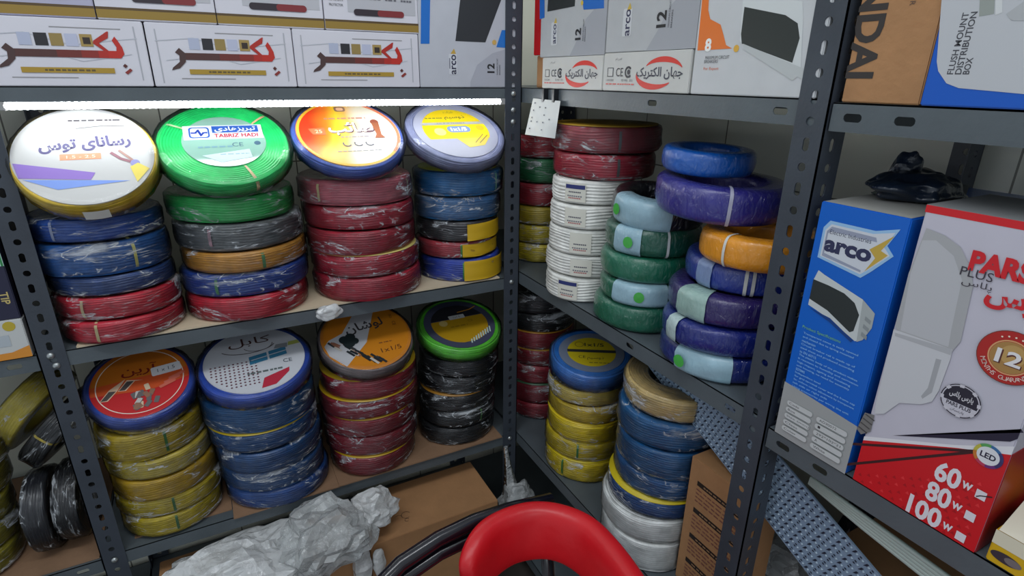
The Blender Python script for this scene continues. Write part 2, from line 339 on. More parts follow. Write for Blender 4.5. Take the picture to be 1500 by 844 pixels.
def tray(parent, x0, x1, y0, y1, z, lip=0.029, slots=None, axis='x'):
    """pressed shelf: a sheet with turned-down lips; the front lip carries slots at given distances from its start"""
    mb = MB(); t = 0.0014
    mb.box((x0, y0, z - t), (x1, y1, z), METAL)
    def solid(i, y): return (9, 0, 0)
    def slotted(start):
        S = sorted(slots or [])
        segs = []; c = 0
        for p in S: segs += [(p - 0.02 - c, 0, 0), (0.04, 0.0095, 0.021)]; c = p + 0.02
        segs.append((9, 0, 0))
        return lambda i, y: segs[i]
    if axis == 'x':
        flange(mb, (x0, y0, z), (0, 0, -1), (1, 0, 0), (0, -1, 0), lip, x1 - x0, t, slotted(0) if slots else solid, METAL)
        mb.box((x0, y1 - t, z - lip), (x1, y1, z), METAL)
        for a, b in ((x0, x0 + t), (x1 - t, x1)): mb.box((a, y0 + 0.002, z - lip), (b, y1, z - t), METAL)
        mb.box((x0, y0 + 0.001, z - lip), (x1, y0 + 0.014, z - lip + t), METAL)
    else:
        flange(mb, (x0, y1, z), (0, 0, -1), (0, -1, 0), (-1, 0, 0), lip, y1 - y0, t, slotted(0) if slots else solid, METAL)
        mb.box((x1 - t, y0, z - lip), (x1, y1, z), METAL)
        for a, b in ((y0, y0 + t), (y1 - t, y1)): mb.box((x0 + 0.002, a, z - lip), (x1, b, z - t), METAL)
        mb.box((x0 + 0.001, y0, z - lip), (x0 + 0.014, y1, z - lip + t), METAL)
    return mb.build('shelf', parent)
def bolts(parent, pts, axis):
    for p in pts:
        mb = MB(); M = Matrix.Translation(p) @ (Matrix.Rotation(PI / 2, 4, 'X') if axis == 'y' else Matrix.Rotation(-PI / 2, 4, 'Y'))
        mb.lathe([(0, 0.004), (0.0035, 0.0038), (0.0055, 0.002), (0.006, 0.0)], 12, BOLT, M=M); mb.build('bolt', parent)
ZT, ZM, ZL = 0.7357, 0.3007, -0.1516
ZRT, ZRM, ZRL = 0.7364, 0.3120, -0.1524
YR = -0.68
U1 = thing('shelving_unit', 'grey slotted-angle steel shelving along the back wall, lit by a tube', 'shelving', (0, 0, 0))
post(U1, -0.90 - PW, 0, 1, 1); post(U1, 0, 0, -1, 1)
post(U1, -0.90 - PW, DY, 1, -1); post(U1, -0.002, DY, -1, -1)
for z in (ZT, ZM, ZL, -0.52): tray(U1, -0.937, -0.003, 0.0022, DY - 0.003, z, 0.021 if z == ZT else 0.029)
bolts(U1, [(-0.922, -0.0002, ZM - 0.004), (-0.918, -0.0002, ZM - 0.024), (-0.02, -0.0002, ZM - 0.012), (-0.02, -0.0002, ZT - 0.012), (-0.92, -0.0002, ZL - 0.012), (-0.02, -0.0002, ZL - 0.012), (-0.02, -0.0002, 0.665), (-0.02, -0.0002, 0.69)], 'y')
U2 = thing('shelving_unit', 'grey slotted-angle steel shelving along the right wall, from corner to double-flange post', 'shelving', (0, 0, 0))
post(U2, DX, DY - 0.01, -1, -1); post(U2, 0, YR - PW, 1, 1); post(U2, DX, YR - PW, -1, 1)
for z in (ZRT, ZRM, ZRL, -0.52): tray(U2, 0.0022, DX - 0.003, YR - PW + 0.004, DY - 0.012, z, 0.031, [0.45 + 0.36, 1.044], axis='y')
U3 = thing('shelving_unit', 'steel shelving at far left beyond the leaning dark post, with black coils below', 'shelving', (0, 0, 0))
for z in (ZT, ZM, ZL - 0.006, -0.52): tray(U3, -1.75, -0.9425, 0.006, DY - 0.006, z - 0.001, 0.03, [0.70, 0.775])
post(U3, -1.75 - PW, 0, 1, 1); post(U3, -1.75 - PW, DY, 1, -1)
U4 = thing('shelving_unit', 'steel shelving nearest the camera at right, holding the blue and red boxes', 'shelving', (0, 0, 0))
for z in (0.7335, 0.3030, ZRL, -0.52): tray(U4, 0.0035, DX - 0.003, -1.52, YR - PW - 0.0025, z, 0.031, [0.025, 0.08, 0.6], axis='y')
post(U4, 0, -1.52 - PW, 1, 1); post(U4, DX, -1.52 - PW, -1, 1)
# board liners lying on the shelves
mb = MB(); mb.box((-0.885, 0.005, ZM + 0.0003), (-0.05, 0.385, ZM + 0.0035), PALE); tag(mb.build('shelf_liner'), 'pale board liner on the lit shelf under the wire coils', 'board')
mb = MB(); mb.box((-0.70, -0.004, ZL + 0.0003), (-0.475, 0.385, ZL + 0.0035), CARD2); mb.box((-0.4745, -0.003, ZL + 0.0003), (-0.045, 0.385, ZL + 0.0035), CARD2)
tag(mb.build('shelf_liner'), 'brown cardboard liner on the lower shelf under the blue and red stacks', 'board')
mb = MB(); mb.box((-0.885, 0.03, ZL + 0.0003), (-0.7015, 0.385, ZL + 0.003), CARD2); tag(mb.build('shelf_liner'), 'brown cardboard liner under the yellow-green stack, lower left shelf', 'board')
mb = MB(); mb.box((-1.5, 0.012, ZL - 0.0065), (-0.945, 0.385, ZL - 0.003), CARD2); tag(mb.build('shelf_liner'), 'dark cardboard liner under the black coils at far left', 'board')

# ------------------------------------------------------------------ LED tube under the top shelf
T = thing('tube_light', 'long glowing ribbed LED tube fixed under the top left shelf', 'light', (0, 0, 0))
TE = bpy.data.materials.new('glowing_tube'); TE.use_nodes = True; b = TE.node_tree.nodes['Principled BSDF']
b.inputs['Base Color'].default_value = (0.9, 0.9, 0.9, 1); b.inputs['Emission Color'].default_value = (0.93, 0.97, 1.0, 1); b.inputs['Emission Strength'].default_value = TUBE_EMIT
mb = MB(); N = 190; L0, L1 = -0.893, -0.045; prof = []
for i in range(N + 1):
    x = L0 + (L1 - L0) * i / N; prof.append((0.0050 + (0.0006 if i % 2 else 0), x))
mb.lathe(prof, 12, TE, M=Matrix.Translation((0, 0.0065, 0.7075)) @ Matrix.Rotation(PI / 2, 4, 'Y') @ Matrix.Rotation(PI, 4, 'Z'))
mb.build('diffuser', T)
mb = MB(); mb.box((L0, 0.0035, 0.7132), (L1, 0.0150, 0.7145), METAL); mb.build('housing', T)
for x in (L0, L1):
    mb = MB(); mb.box((x - 0.006, 0.0005, 0.7010), (x + 0.006, 0.0130, 0.7140), ink((150, 150, 150)), bev=0.001); mb.build('end_cap', T)

# ------------------------------------------------------------------ wire coils
def winding_profile(r, h, ri, wire=0.0050):
    n = max(5, int(round(h / wire))); m = max(4, int(round((r - ri) / wire))); pts = []; b = wire * 0.42
    for i in range(n):                       # outer side, bottom to top, a bump per turn
        for k in range(4):
            t = (i + k / 4) / n; pts.append((r - b + b * math.sin(PI * k / 4), 0.001 + t * (h - 0.002)))
    for i in range(m):                       # top, outside to inside
        for k in range(3):
            t = (i + k / 3) / m; pts.append((r - b - t * (r - b - ri), h - b + b * math.sin(PI * k / 3)))
    for i in range(4): pts.append((ri, h - b - (h - 2 * b) * i / 3))
    pts.append(((ri + r) / 2, 0.0005))
    # round the outer corners
    out = []
    c = min(0.009, h * 0.25)
    for (a, z) in pts:
        for zz, s in ((c, 1), (h - c, -1)):
            if (z - zz) * s < 0 and a > r - c:
                d = min(1, abs(z - zz) / c); a = min(a, r - c + c * math.sqrt(max(0, 1 - d * d)) + 0.0006 * math.sin(a * 4000))
        out.append((a, z))
    return out
def round_profile(r, h, ri, n=28, pw=0.62):
    out = []
    cx, ax = (r + ri) / 2, (r - ri) / 2
    for i in range(n):
        t = 2 * PI * i / n; c, s = math.cos(t), math.sin(t)
        out.append((cx + ax * math.copysign(abs(c) ** pw, c), h / 2 + h / 2 * math.copysign(abs(s) ** pw, s)))
    return out
def wobble(seed, amp, zamp, h):
    r = random.Random(seed); a1, a2, a3, a4 = (r.uniform(0, 6.28) for _ in range(4))
    def fn(p, t, i, rr, z):
        k = 1 + amp * (0.6 * math.sin(2 * t + a1) + 0.4 * math.sin(3 * t + a2)) / 0.1
        w = zamp * (math.sin(2 * t + a3) + 0.6 * math.sin(5 * t + a4)) * math.sin(PI * min(1, max(0, z / h)))
        g = 0.0010 * math.sin(z * 1700 + 3 * math.sin(2 * t + a1)) * math.sin(4 * t + a2 + z * 300)
        return Vector((p.x * k * (1 + g / 0.1), p.y * k * (1 + g / 0.1), z + w))
    return fn
def coil_base(root, seed, r, h, color, style='wire', wrap=None, ri=None, fn=None, segs=84):
    ri = ri or r * 0.56
    fn = fn or wobble(seed, 0.0030, 0.0024, h)
    mb = MB()
    prof = winding_profile(r, h, ri) if style == 'wire' else winding_profile(r, h, ri, 0.0068) if style == 'tight' else round_profile(r, h, ri)
    mb.lathe(prof, segs, shrink_mat(color) if style == 'round' else wire_mat(color), closed=True, fn=fn)
    mb.build('winding', root)
    if wrap:
        mb = MB(); g = 0.0016; base = round_profile(r + g, h + 0.0012, ri * 0.9, 26, 0.62 if style == 'round' else 0.42)
        da = 0.0005 if style != 'wire' else 0.0019
        rr = random.Random(seed + 99); off = Vector((rr.uniform(0, 50), rr.uniform(0, 50), rr.uniform(0, 50)))
        def wf(p, t, i, a, z):
            p = fn(Vector((p.x, p.y, z)), t, i, a, max(0, min(h, z)))
            d = noise.noise(Vector((math.cos(t) * 6, math.sin(t) * 6, z * 110)) + off) + 0.6 * noise.noise(Vector((math.cos(t) * 19, math.sin(t) * 19, z * 160)) + off)
            out = max(0.0, 0.0008 + da * d) if a > ri * 1.2 else 0
            rad = Vector((math.cos(t), math.sin(t), 0)); return p + rad * out
        mb.lathe(base, 96, wrap, closed=True, fn=wf); mb.build('plastic_wrap', root)
    return fn
def band(root, name, r, h, ang, width, color, ri=None, gap=0.0022, fn=None, z0=0.0, z1=None, outer_only=False, rough=0.4):
    """tie or label going around the winding's cross-section"""
    ri = ri or r * 0.56; mb = MB(); n = max(2, int(width / 0.05))
    m = ink(color, rough) if not isinstance(color, bpy.types.Material) else color
    if outer_only:
        z1 = h if z1 is None else z1; prof = [(r + gap - 0.004 * (abs(2 * t - 1) ** 4 if z0 <= 0.003 or z1 >= h - 0.003 else 0), z0 + (z1 - z0) * t) for t in (0, .06, .2, .4, .6, .8, .94, 1)]
        mb.lathe(prof, n, m, closed=False, fn=fn, a0=ang - width / 2, a1=ang + width / 2)
    else:
        base = round_profile(r + gap, h + 2 * gap * 0.6, ri - gap, 24); base = [(a, z - gap * 0.6) for a, z in base]
        mb.lathe(base, n, m, closed=True, fn=fn, a0=ang - width / 2, a1=ang + width / 2)
    return mb.build(name, root)
def card_disc(root, r, z, color, seed=0, name='label_card', y=0.0015):
    mb = MB(); mb.lathe([(0.0001, z), (r * 0.5, z + 0.0006), (r, z), (r, z + 0.0011), (r * 0.5, z + 0.0018), (0.0001, z + 0.0012)], 56, ink(color)); return mb.build(name, root)
def coil(label, group, loc, r, h, color, style='wire', wrap=0, ties=(), card=None, tilt=None, seed=0, labels=(), name='wire_coil', ri=None):
    root = thing(name, label, 'wire coil', loc, group, tilt)
    wm = {None: None, 'clear': WRAP_CLEAR, 'tight': WRAP_TIGHT, 'hazy': WRAPS_HAZY[seed % 2]}.get(wrap, WRAPS[seed % 4])
    hh = h * 0.97
    fn = coil_base(root, seed, r, hh, color, style, wm, ri)
    for a, c in ties: band(root, 'tie', r, hh, a, 0.05, c, ri, 0.0018, fn)
    for a, w_, c in labels: band(root, 'paper_label', r, hh, a, w_, shrink_mat(c) if style == 'round' else c, ri, 0.0042 if style != 'round' else 0.0026, fn, outer_only=(style != 'round'), z0=0.004 if style != 'round' else 0, z1=hh - 0.004)
    if card: card_disc(root, r * card[1], hh - 0.0004, card[0])
    return root, fn, hh

RED, RED2, PINK = (190, 26, 50), (172, 34, 56), (186, 84, 100)
ORD = ['bottom', 'second from bottom', 'third from bottom', 'fourth from bottom', 'fifth from bottom', 'sixth from bottom', 'topmost', 'topmost']
GT = (70, 130, 80); CT = (205, 190, 140)
def stack(rows, adj, where, group, wrap, seed0):
    """rows: (x, y, r, z, h, colour, colour name, extras)"""
    for k, (x, y, r, z, h, c, cn, ex) in enumerate(rows):
        jr = random.Random(seed0 + k); x += jr.uniform(-.0015, .0015); y += jr.uniform(-.001, .003)
        pos = 'bottom one' if k == 0 else ORD[k]
        ex = dict(ex); lab = ex.pop('label', None) or '%s wire coil, %s of the %s' % (cn, pos, where)
        coil(lab, group, (x, y, z), r, h, c, wrap=ex.pop('wrap', wrap), seed=seed0 + k, **ex)
A = -PI / 2
BLUE, BLUE2, LBLUE = (24, 74, 156), (30, 92, 170), (36, 104, 160)
stack([(-.8146, .083, .0990, .3047, .0440, RED, 'dark red', dict(ties=[(A - .35, CT)])),
       (-.8140, .083, .0985, .3487, .0440, RED, 'red', dict(ties=[(A - .5, (190, 170, 130))])),
       (-.8150, .082, .0960, .3930, .0360, (34, 66, 124), 'dull blue', {}),
       (-.8190, .082, .1000, .4300, .0590, (34, 92, 160), 'bright blue', dict(ties=[(A + .55, (210, 205, 120))])),
       (-.8180, .081, .0975, .4900, .0420, BLUE, 'deep blue', dict(ties=[(A - .6, (150, 160, 190))]))], '', 'leftmost stack on the lit shelf', 'wire coils in the leftmost lit stack', 0, 10)
stack([(-.5939, .100, .1165, .3047, .0505, RED, 'red', {}),
       (-.5900, .100, .1170, .3555, .0480, (26, 66, 150), 'blue', dict(ties=[(A - .55, GT)])),
       (-.5890, .100, .1160, .4040, .0420, (196, 140, 52), 'golden yellow', dict(ties=[(A + .2, GT)])),
       (-.5917, .100, .1180, .4465, .0540, (98, 102, 104), 'grey', dict(ties=[(A - .5, (150, 120, 130))])),
       (-.5984, .100, .1160, .5010, .0510, (44, 176, 88), 'pale green', {})], '', 'second stack on the lit shelf', 'wire coils in the second lit stack', 0, 20)
stack([(-.3447, .095, .1175, .3047, .0545, RED2, 'dark red', {}),
       (-.3430, .095, .1165, .3595, .0480, RED2, 'pinkish red', dict(card=((225, 205, 120), .97))),
       (-.3490, .095, .1155, .4078, .0520, (160, 36, 54), 'red', {}),
       (-.3503, .095, .1145, .4603, .0500, RED2, 'dull red', {}),
       (-.3547, .095, .1165, .5105, .0550, PINK, 'dusty pink', dict(ties=[(A - .9, CT), (A + .85, CT)], wrap='hazy'))], '', 'third stack on the lit shelf', 'wire coils in the third lit stack', 0, 30)
YLAB = (205, 165, 30)
stack([(-.1124, .099, .0985, .3047, .0575, (36, 70, 180), 'blue', dict(labels=[(A + .38, 1.35, YLAB)], ties=[(A - .3, (80, 160, 70))])),
       (-.1228, .099, .0935, .3627, .0400, (168, 50, 62), 'red', dict(labels=[(A + .42, 1.3, YLAB)], ties=[(A - .25, (80, 150, 70))])),
       (-.1182, .099, .0960, .4032, .0480, (48, 46, 50), 'black', dict(labels=[(A + .45, 1.25, YLAB)])),
       (-.1133, .099, .1010, .4515, .0540, LBLUE, 'steel blue', dict(wrap='hazy')),
       (-.1137, .099, .1020, .5060, .0580, (40, 112, 168), 'bright blue', dict(ties=[(A + .6, (130, 190, 170))], card=((190, 200, 70), .9)))], '', 'rightmost stack on the lit shelf', 'wire coils in the rightmost lit stack', 0, 40)
YG = (186, 164, 14)
stack([(-.8133, .097, .0955, -.1476, .0500, YG, 'yellow-green', dict(ties=[(A + .12, (60, 110, 60))])),
       (-.8089, .096, .0974, -.0976, .0444, YG, 'yellow-green', dict(ties=[(A + .1, (60, 110, 60))])),
       (-.8099, .095, .0983, -.0532, .0530, (186, 150, 20), 'yellow', {}),
       (-.8133, .093, .0990, .0000, .0463, YG, 'yellow-green', dict(wrap='hazy')),
       (-.8173, .091, .0975, .0469, .0630, (180, 155, 24), 'yellow', dict(ties=[(A + .3, (60, 120, 60))]))], '', 'leftmost stack on the lower shelf', 'wire coils in the leftmost lower stack', 0, 50)
DB = (16, 70, 124)
stack([(-.5931, .088, .1085, -.1476, .0473, (24, 72, 140), 'blue', {}),
       (-.6004, .088, .1090, -.1003, .0545, DB, 'dark blue', {}),
       (-.6024, .088, .1130, -.0452, .0540, DB, 'dark blue', {}),
       (-.6088, .088, .1120, .0090, .0471, DB, 'dark blue', dict(card=((196, 168, 30), 1.0))),
       (-.6091, .088, .1150, .0565, .0650, (18, 80, 132), 'teal blue', {})], '', 'second stack on the lower shelf', 'wire coils in the second lower stack', 0, 60)
DR = (132, 22, 40)
stack([(-.3679, .097, .1050, -.1476, .0540, DR, 'dark red', dict(card=((205, 165, 24), 1.0))),
       (-.3650, .097, .1090, -.0930, .0560, DR, 'dark red', {}),
       (-.3638, .097, .1115, -.0365, .0490, DR, 'dark red', dict(card=((190, 150, 30), .99))),
       (-.3635, .097, .1150, .0130, .0520, (140, 24, 44), 'dark red', dict(card=((200, 160, 30), 1.0))),
       (-.3611, .097, .1140, .0655, .0500, (150, 26, 48), 'crimson', dict(card=((196, 160, 36), .99)))], '', 'third stack on the lower shelf', 'wire coils in the third lower stack', 0, 70)
BK = (16, 17, 22)
stack([(-.1326, .102, .0984, -.1476, .0525, BK, 'black', {}),
       (-.1302, .102, .0982, -.0951, .0484, BK, 'black', dict(ties=[(A + .3, (90, 150, 80))])),
       (-.1280, .102, .0995, -.0467, .0483, (26, 24, 28), 'black', dict(card=((170, 120, 40), .98))),
       (-.1238, .102, .1010, .0016, .0502, BK, 'black', {}),
       (-.1186, .102, .1030, .0518, .0468, (22, 24, 30), 'black', {})], '', 'rightmost stack on the lower shelf', 'wire coils in the rightmost lower stack', 0, 80)
# side unit, upper shelf
Z = ZRM + 0.0006
stack([(.130, .110, .0900, Z, .0500, (196, 176, 30), 'yellow', {}), (.130, .110, .0900, Z + .05, .0480, (190, 172, 30), 'yellow', {}),
       (.130, .110, .0900, Z + .098, .0480, (180, 160, 34), 'yellow', {}), (.130, .110, .0910, Z + .146, .0570, (160, 34, 50), 'red', {}),
       (.130, .110, .0910, Z + .203, .0600, (30, 120, 70), 'green', {}), (.130, .110, .0910, Z + .263, .0550, (170, 44, 58), 'red', {})],
      '', 'corner stack behind the white coils', 'wire coils in the upper corner stack', 0, 90)
WH = (226, 226, 220)
def clear_rows(zs): return zs
wl = ['bottom', 'second', 'third', 'fourth', 'fifth']
for k, (x, dz, h) in enumerate([(.0740, 0, .0544), (.0750, .0544, .0473), (.0780, .1017, .0552), (.0775, .1569, .0498), (.0820, .2067, .0493)]):
    root, fn, hh = coil('white cable coil with paper label, %s up from the right shelf' % ['lowest', 'second', 'third', 'fourth', 'fifth'][k], 'white cable coils on the right shelf',
                        (x, -.172, Z + dz), .0875, h, WH, style='tight', wrap=None, seed=100 + k, name='cable_coil')
    a = PI * 1.17 + 0.07 * (k % 2) + (0.22 if k in (1, 2) else 0)
    lb = band(root, 'paper_label', .0875, hh, a, .50, (214, 212, 200), None, .0034, None, True and 0.006, hh - .005, True)
    if k in (0, 2, 4) and k != 2: band(root, 'label_stripe', .0875, hh, a, .46, (40, 50, 110), None, .0039, None, hh - .016, hh - .008, True)
    for zz, ww, cc in ((.016, .36, (110, 110, 120)), (.024, .30, (60, 60, 80)), (.012, .3, (170, 90, 90))):
        mbx = MB(); n = 7
        for i in range(n):
            aa = a - ww / 2 + ww * i / n; mbx.lathe([(.0912, zz), (.0912, zz + .0026)], 2, ink(cc), a0=aa, a1=aa + ww / n * .7)
        mbx.build('label_text', root)
zt = Z + .256
coil('dark red wire coil in crinkled film, lower of two on top of the white coils', 'red coils on the white cable coils', (.108, -.168, zt), .1050, .0510, RED2, wrap=0, seed=111, ties=[(PI * 1.38, (90, 90, 90))])
coil('dark red wire coil in crinkled film, upper of two on top of the white coils', 'red coils on the white cable coils', (.108, -.168, zt + .051), .1085, .0530, (150, 26, 44), wrap='hazy', seed=112, ties=[(PI * 1.38, (90, 90, 90))], card=((190, 150, 50), .97))
GR = (20, 96, 72); PB = (148, 182, 196); DKB = (24, 34, 92)
def leaf_mark(root, r, h, a):
    mb = MB(); n = 14; vs = []; 
    pts = [(0, 0)] + [(.10 * math.cos(2 * PI * i / n), .0105 * math.sin(2 * PI * i / n)) for i in range(n)]
    ri = r * .56; cx, ax = (r + ri) / 2, (r - ri) / 2 + .0058
    for da, dz in pts:
        s = max(-.95, min(.95, dz / (h / 2))); tt = math.asin(abs(s) ** (1 / .62)) * (1 if s > 0 else -1); c = math.cos(tt)
        R = cx + ax * abs(c) ** .62; vs.append((R * math.cos(a + da), R * math.sin(a + da), h / 2 + dz))
    mb.add(vs, [(0, i + 1, (i + 1) % n + 1) for i in range(n)], ink((70, 170, 70))); mb.build('green_mark', root)
def thick(label, group, loc, r, h, c, seed, labels=(), ties=(), mark=None, tilt=None, ri=None):
    root, fn, hh = coil(label, group, loc, r, h, c, style='round', wrap=None, seed=seed, labels=labels, ties=ties, tilt=tilt, name='cable_coil', ri=ri)
    if mark is not None: leaf_mark(root, r, hh, mark)
    return root
G = 'green cable coils on the right shelf'; FA = PI * 1.22        # side that faces the camera
thick('plain green cable coil, bottom of the green stack on the right shelf', G, (.0822, -.352, Z), .090, .0530, GR, 120)
thick('green cable coil with wide pale label and green mark, second in the green stack', G, (.0885, -.352, Z + .053), .090, .0430, GR, 121, labels=[(FA + .05, 1.15, PB)], mark=FA + .05)
thick('plain green cable coil in the middle of the green stack', G, (.0893, -.352, Z + .096), .090, .0500, (22, 104, 78), 122)
thick('green cable coil with short pale label, just under the black topped coil', G, (.0955, -.352, Z + .146), .090, .0520, (18, 84, 66), 123, labels=[(FA - .38, .62, PB)], mark=FA - .32, ties=[(FA + .45, (200, 205, 205))])
thick('black cable coil with large pale blue label, top of the green stack', G, (.0985, -.352, Z + .198), .088, .0540, (22, 22, 28), 124, labels=[(FA - .25, 1.35, PB)], mark=FA - .75, tilt=(0.10, 0, 0.0))
G = 'blue cable coils beside the right post'
thick('dark blue cable coil with pale label and green mark, bottom beside the right post', G, (.0905, -.552, Z), .1, .0450, (22, 38, 110), 130, labels=[(FA - .28, .95, PB)], mark=FA - .62)
thick('dark blue cable coil with white knotted tie, second from bottom beside the post', G, (.0880, -.552, Z + .045), .1, .0460, (24, 36, 116), 131, labels=[(FA - .85, .25, (180, 200, 200))], ties=[(FA + .62, (205, 205, 200))])
thick('purple cable coil with pale plastic label, third from bottom beside the post', G, (.0950, -.552, Z + .091), .1, .0490, (42, 30, 92), 132, labels=[(FA - .62, .55, (150, 180, 172))])
thick('blue cable coil with white bow tie, fourth from bottom beside the post', G, (.1180, -.556, Z + .140), .097, .0460, (28, 50, 136), 133, labels=[(FA - .7, .3, (120, 140, 180))], ties=[(FA - .02, (205, 205, 200)), (FA + .09, (200, 200, 196))])
thick('orange cable coil between the blue ones beside the right post', G, (.0970, -.588, Z + .185), .086, .0490, (226, 146, 20), 134, ties=[(FA - .62, (205, 205, 200))])
thick('wide violet blue cable coil with grey tie, under the small blue one', G, (.0880, -.505, Z + .2445), .103, .0570, (44, 40, 124), 135, ties=[(FA + .18, (170, 170, 190))], tilt=(.05, 0, 0))
thick('small bright blue cable coil on the very top beside the right post', G, (.0780, -.478, Z + .306), .0710, .0390, (8, 84, 170), 136, tilt=(.05, 0, 0))
# side unit, lower shelf
Z = ZRL + 0.0006
stack([(.130, .110, .0940, Z, .0500, (140, 24, 42), 'red', {}), (.130, .110, .0940, Z + .050, .0620, (138, 24, 42), 'red', dict(card=((60, 100, 70), 1.0))),
       (.130, .110, .0950, Z + .112, .0560, (150, 26, 46), 'red', {}), (.130, .110, .0950, Z + .168, .0480, (136, 24, 40), 'red', dict(card=((200, 150, 50), .99))),
       (.130, .110, .0950, Z + .216, .0530, (140, 24, 42), 'red', dict(card=((210, 150, 50), 1.0))), (.130, .110, .0970, Z + .269, .0540, BK, 'black', {}),
       (.130, .110, .0970, Z + .323, .0560, (30, 30, 36), 'black', dict(label='black wire coil in film, topmost of the corner stack behind the yellow coils'))],
      '', 'corner stack behind the yellow coils', 'wire coils in the lower corner stack', 0, 140)
YL = (226, 200, 16)
stack([(.0980, -.178, .0954, Z, .0590, YL, 'yellow', dict(ties=[(FA - .3, (60, 140, 70))], card=((225, 200, 30), 1.0))), (.0970, -.178, .0957, Z + .059, .0540, (206, 182, 26), 'yellow', dict(ties=[(FA + .1, (60, 130, 70))])),
       (.1000, -.178, .0978, Z + .113, .0515, YL, 'yellow', dict(card=((235, 205, 40), 1.0))), (.1005, -.178, .0965, Z + .165, .0440, (204, 176, 44), 'yellow', {}),
       (.1000, -.178, .0935, Z + .209, .0400, (200, 176, 60), 'yellow', dict(wrap='hazy'))], '', 'yellow stack on the lower right shelf', 'yellow wire coils on the lower right shelf', 0, 150)
stack([(.0760, -.452, .1000, Z, .0700, (226, 228, 226), 'white', dict(wrap='clear')), (.0740, -.452, .1010, Z + .070, .0540, (226, 228, 226), 'white', dict(wrap='clear')),
       (.0870, -.452, .1000, Z + .124, .0370, (18, 72, 134), 'blue', dict(card=((206, 184, 30), 1.0))), (.0980, -.452, .1000, Z + .161, .0480, (20, 84, 140), 'blue', {}),
       (.0985, -.452, .1000, Z + .209, .0630, (22, 88, 140), 'blue', {}), (.0976, -.452, .1000, Z + .272, .0570, (24, 92, 144), 'blue', dict(label='blue wire coil in film, directly under the beige coil, lower right shelf'))],
      '', 'blue and white stack near the right post', 'wire coils in the stack near the right post', 0, 160)
coil('beige wire coil in hazy film on top of the blue coils, lower right shelf', None, (.103, -.448, Z + .3345), .096, .050, (206, 178, 112), wrap='hazy', seed=170, tilt=(.05, -.06, 0))

# ------------------------------------------------------------------ tilted coils with printed discs
def lab_coil(label, loc, r, h, tilt, color, seed, disc_r=0.93, disc_col=(225, 225, 225), yaw=0.0, wrap='clear', draw=None, group='labelled coils leaning on the stacks', open_centre=False, ties=()):
    root, fn, hh = coil(label, group, loc, r, h, color, wrap=None, seed=seed, tilt=(tilt, 0, yaw), ties=ties)
    if not open_centre:
        mb = MB(); R = r * disc_r; mb.lathe([(0.0001, hh - .001), (R, hh - .001), (R, hh + .0008), (0.0001, hh + .0008)], 72, disc_col if isinstance(disc_col, bpy.types.Material) else ink(disc_col), smooth=False); disc = mb.build('label_disc', root)
    else: R = r; disc = root
    pr = Print((0, 0, hh + .0008), (1, 0, 0), (0, 1, 0))
    if draw: draw(pr, R); pr.build('disc_print', disc)
    mb = MB(); g = .0018
    prof = [(r * .8, -.0012), (r + g, .003), (r + g + .001, hh * .6), (r + g, hh), (r * .975, hh + .0035), (r * .90, hh + .0042)]
    off = Vector((seed * 3.1, seed, 0))
    def wf(p, t, i, a, z):
        d = noise.noise(Vector((math.cos(t) * 7, math.sin(t) * 7, z * 60)) + off)
        return Vector((p.x, p.y, z)) + Vector((math.cos(t), math.sin(t), 0)) * (max(0, .0012 + .0022 * d) if a > r * .9 else 0)
    mb.lathe(prof, 96, WRAP_CLEAR if wrap == 'clear' else WRAPS_HAZY[0], fn=wf); mb.build('plastic_wrap', root)
    return root
def chord(R, y0, y1, n=24, cut=None):     # slice of a disc between two heights
    pts = []
    for i in range(n + 1):
        y = y0 + (y1 - y0) * i / n; pts.append((math.sqrt(max(0, R * R - y * y)), y))
    return pts + [(-x, y) for x, y in pts[::-1]]
def d_a1(p, R):
    p.text(fa('رسانای توس'), .02 * R, .22 * R, .30 * R, (58, 50, 110), w=1.30 * R, rot=.06, bold=.035)
    p.rect(-.35 * R, -.10 * R, .22 * R, .02 * R, (240, 150, 110)); p.text('1.5 - 2.5', -.06 * R, -.04 * R, .06 * R, (250, 220, 200), w=.4 * R)
    p.poly([(-.97 * R, -.12 * R), (-.9 * R, -.42 * R), (.05 * R, -.52 * R), (.12 * R, -.38 * R)], (140, 110, 190))
    p.poly([(-.85 * R, -.45 * R), (-.4 * R, -.68 * R), (.6 * R, -.58 * R), (.05 * R, -.53 * R)], (120, 150, 220))
    p.strip([(.36 * R, .02 * R), (.5 * R, -.12 * R), (.66 * R, -.2 * R)], .05 * R, (150, 100, 110)); p.strip([(.48 * R, .06 * R), (.6 * R, -.08 * R), (.7 * R, -.2 * R)], .04 * R, (170, 130, 120)); p.disc(.7 * R, -.22 * R, .07 * R, (140, 140, 190))
    p.scribble(-.2 * R, .55 * R, .72 * R, .03 * R, (90, 85, 90), 7, 3); p.strip([(-.1 * R, .55 * R), (.3 * R, .6 * R), (.6 * R, .58 * R)], .012 * R, (120, 118, 120))
    p.poly([(.62 * R, -.30 * R), (.74 * R, -.22 * R), (.9 * R, -.35 * R), (.7 * R, -.62 * R)], (225, 205, 90))
root = lab_coil('yellow coil with white disc printed in navy Persian letters, leaning top left', (-.805, .025, .6), .0985, .040, .80, (214, 180, 30), 201, .97, (192, 192, 190), draw=d_a1)
mb = MB(); mb.lathe([(.1032, .008), (.1032, .03)], 5, ink((222, 222, 214)), a0=A - .12, a1=A + .22); o = mb.build('paper_tag', root)
root.location = (-.803, .028, .533 + .0985 * math.sin(.80) + .001)
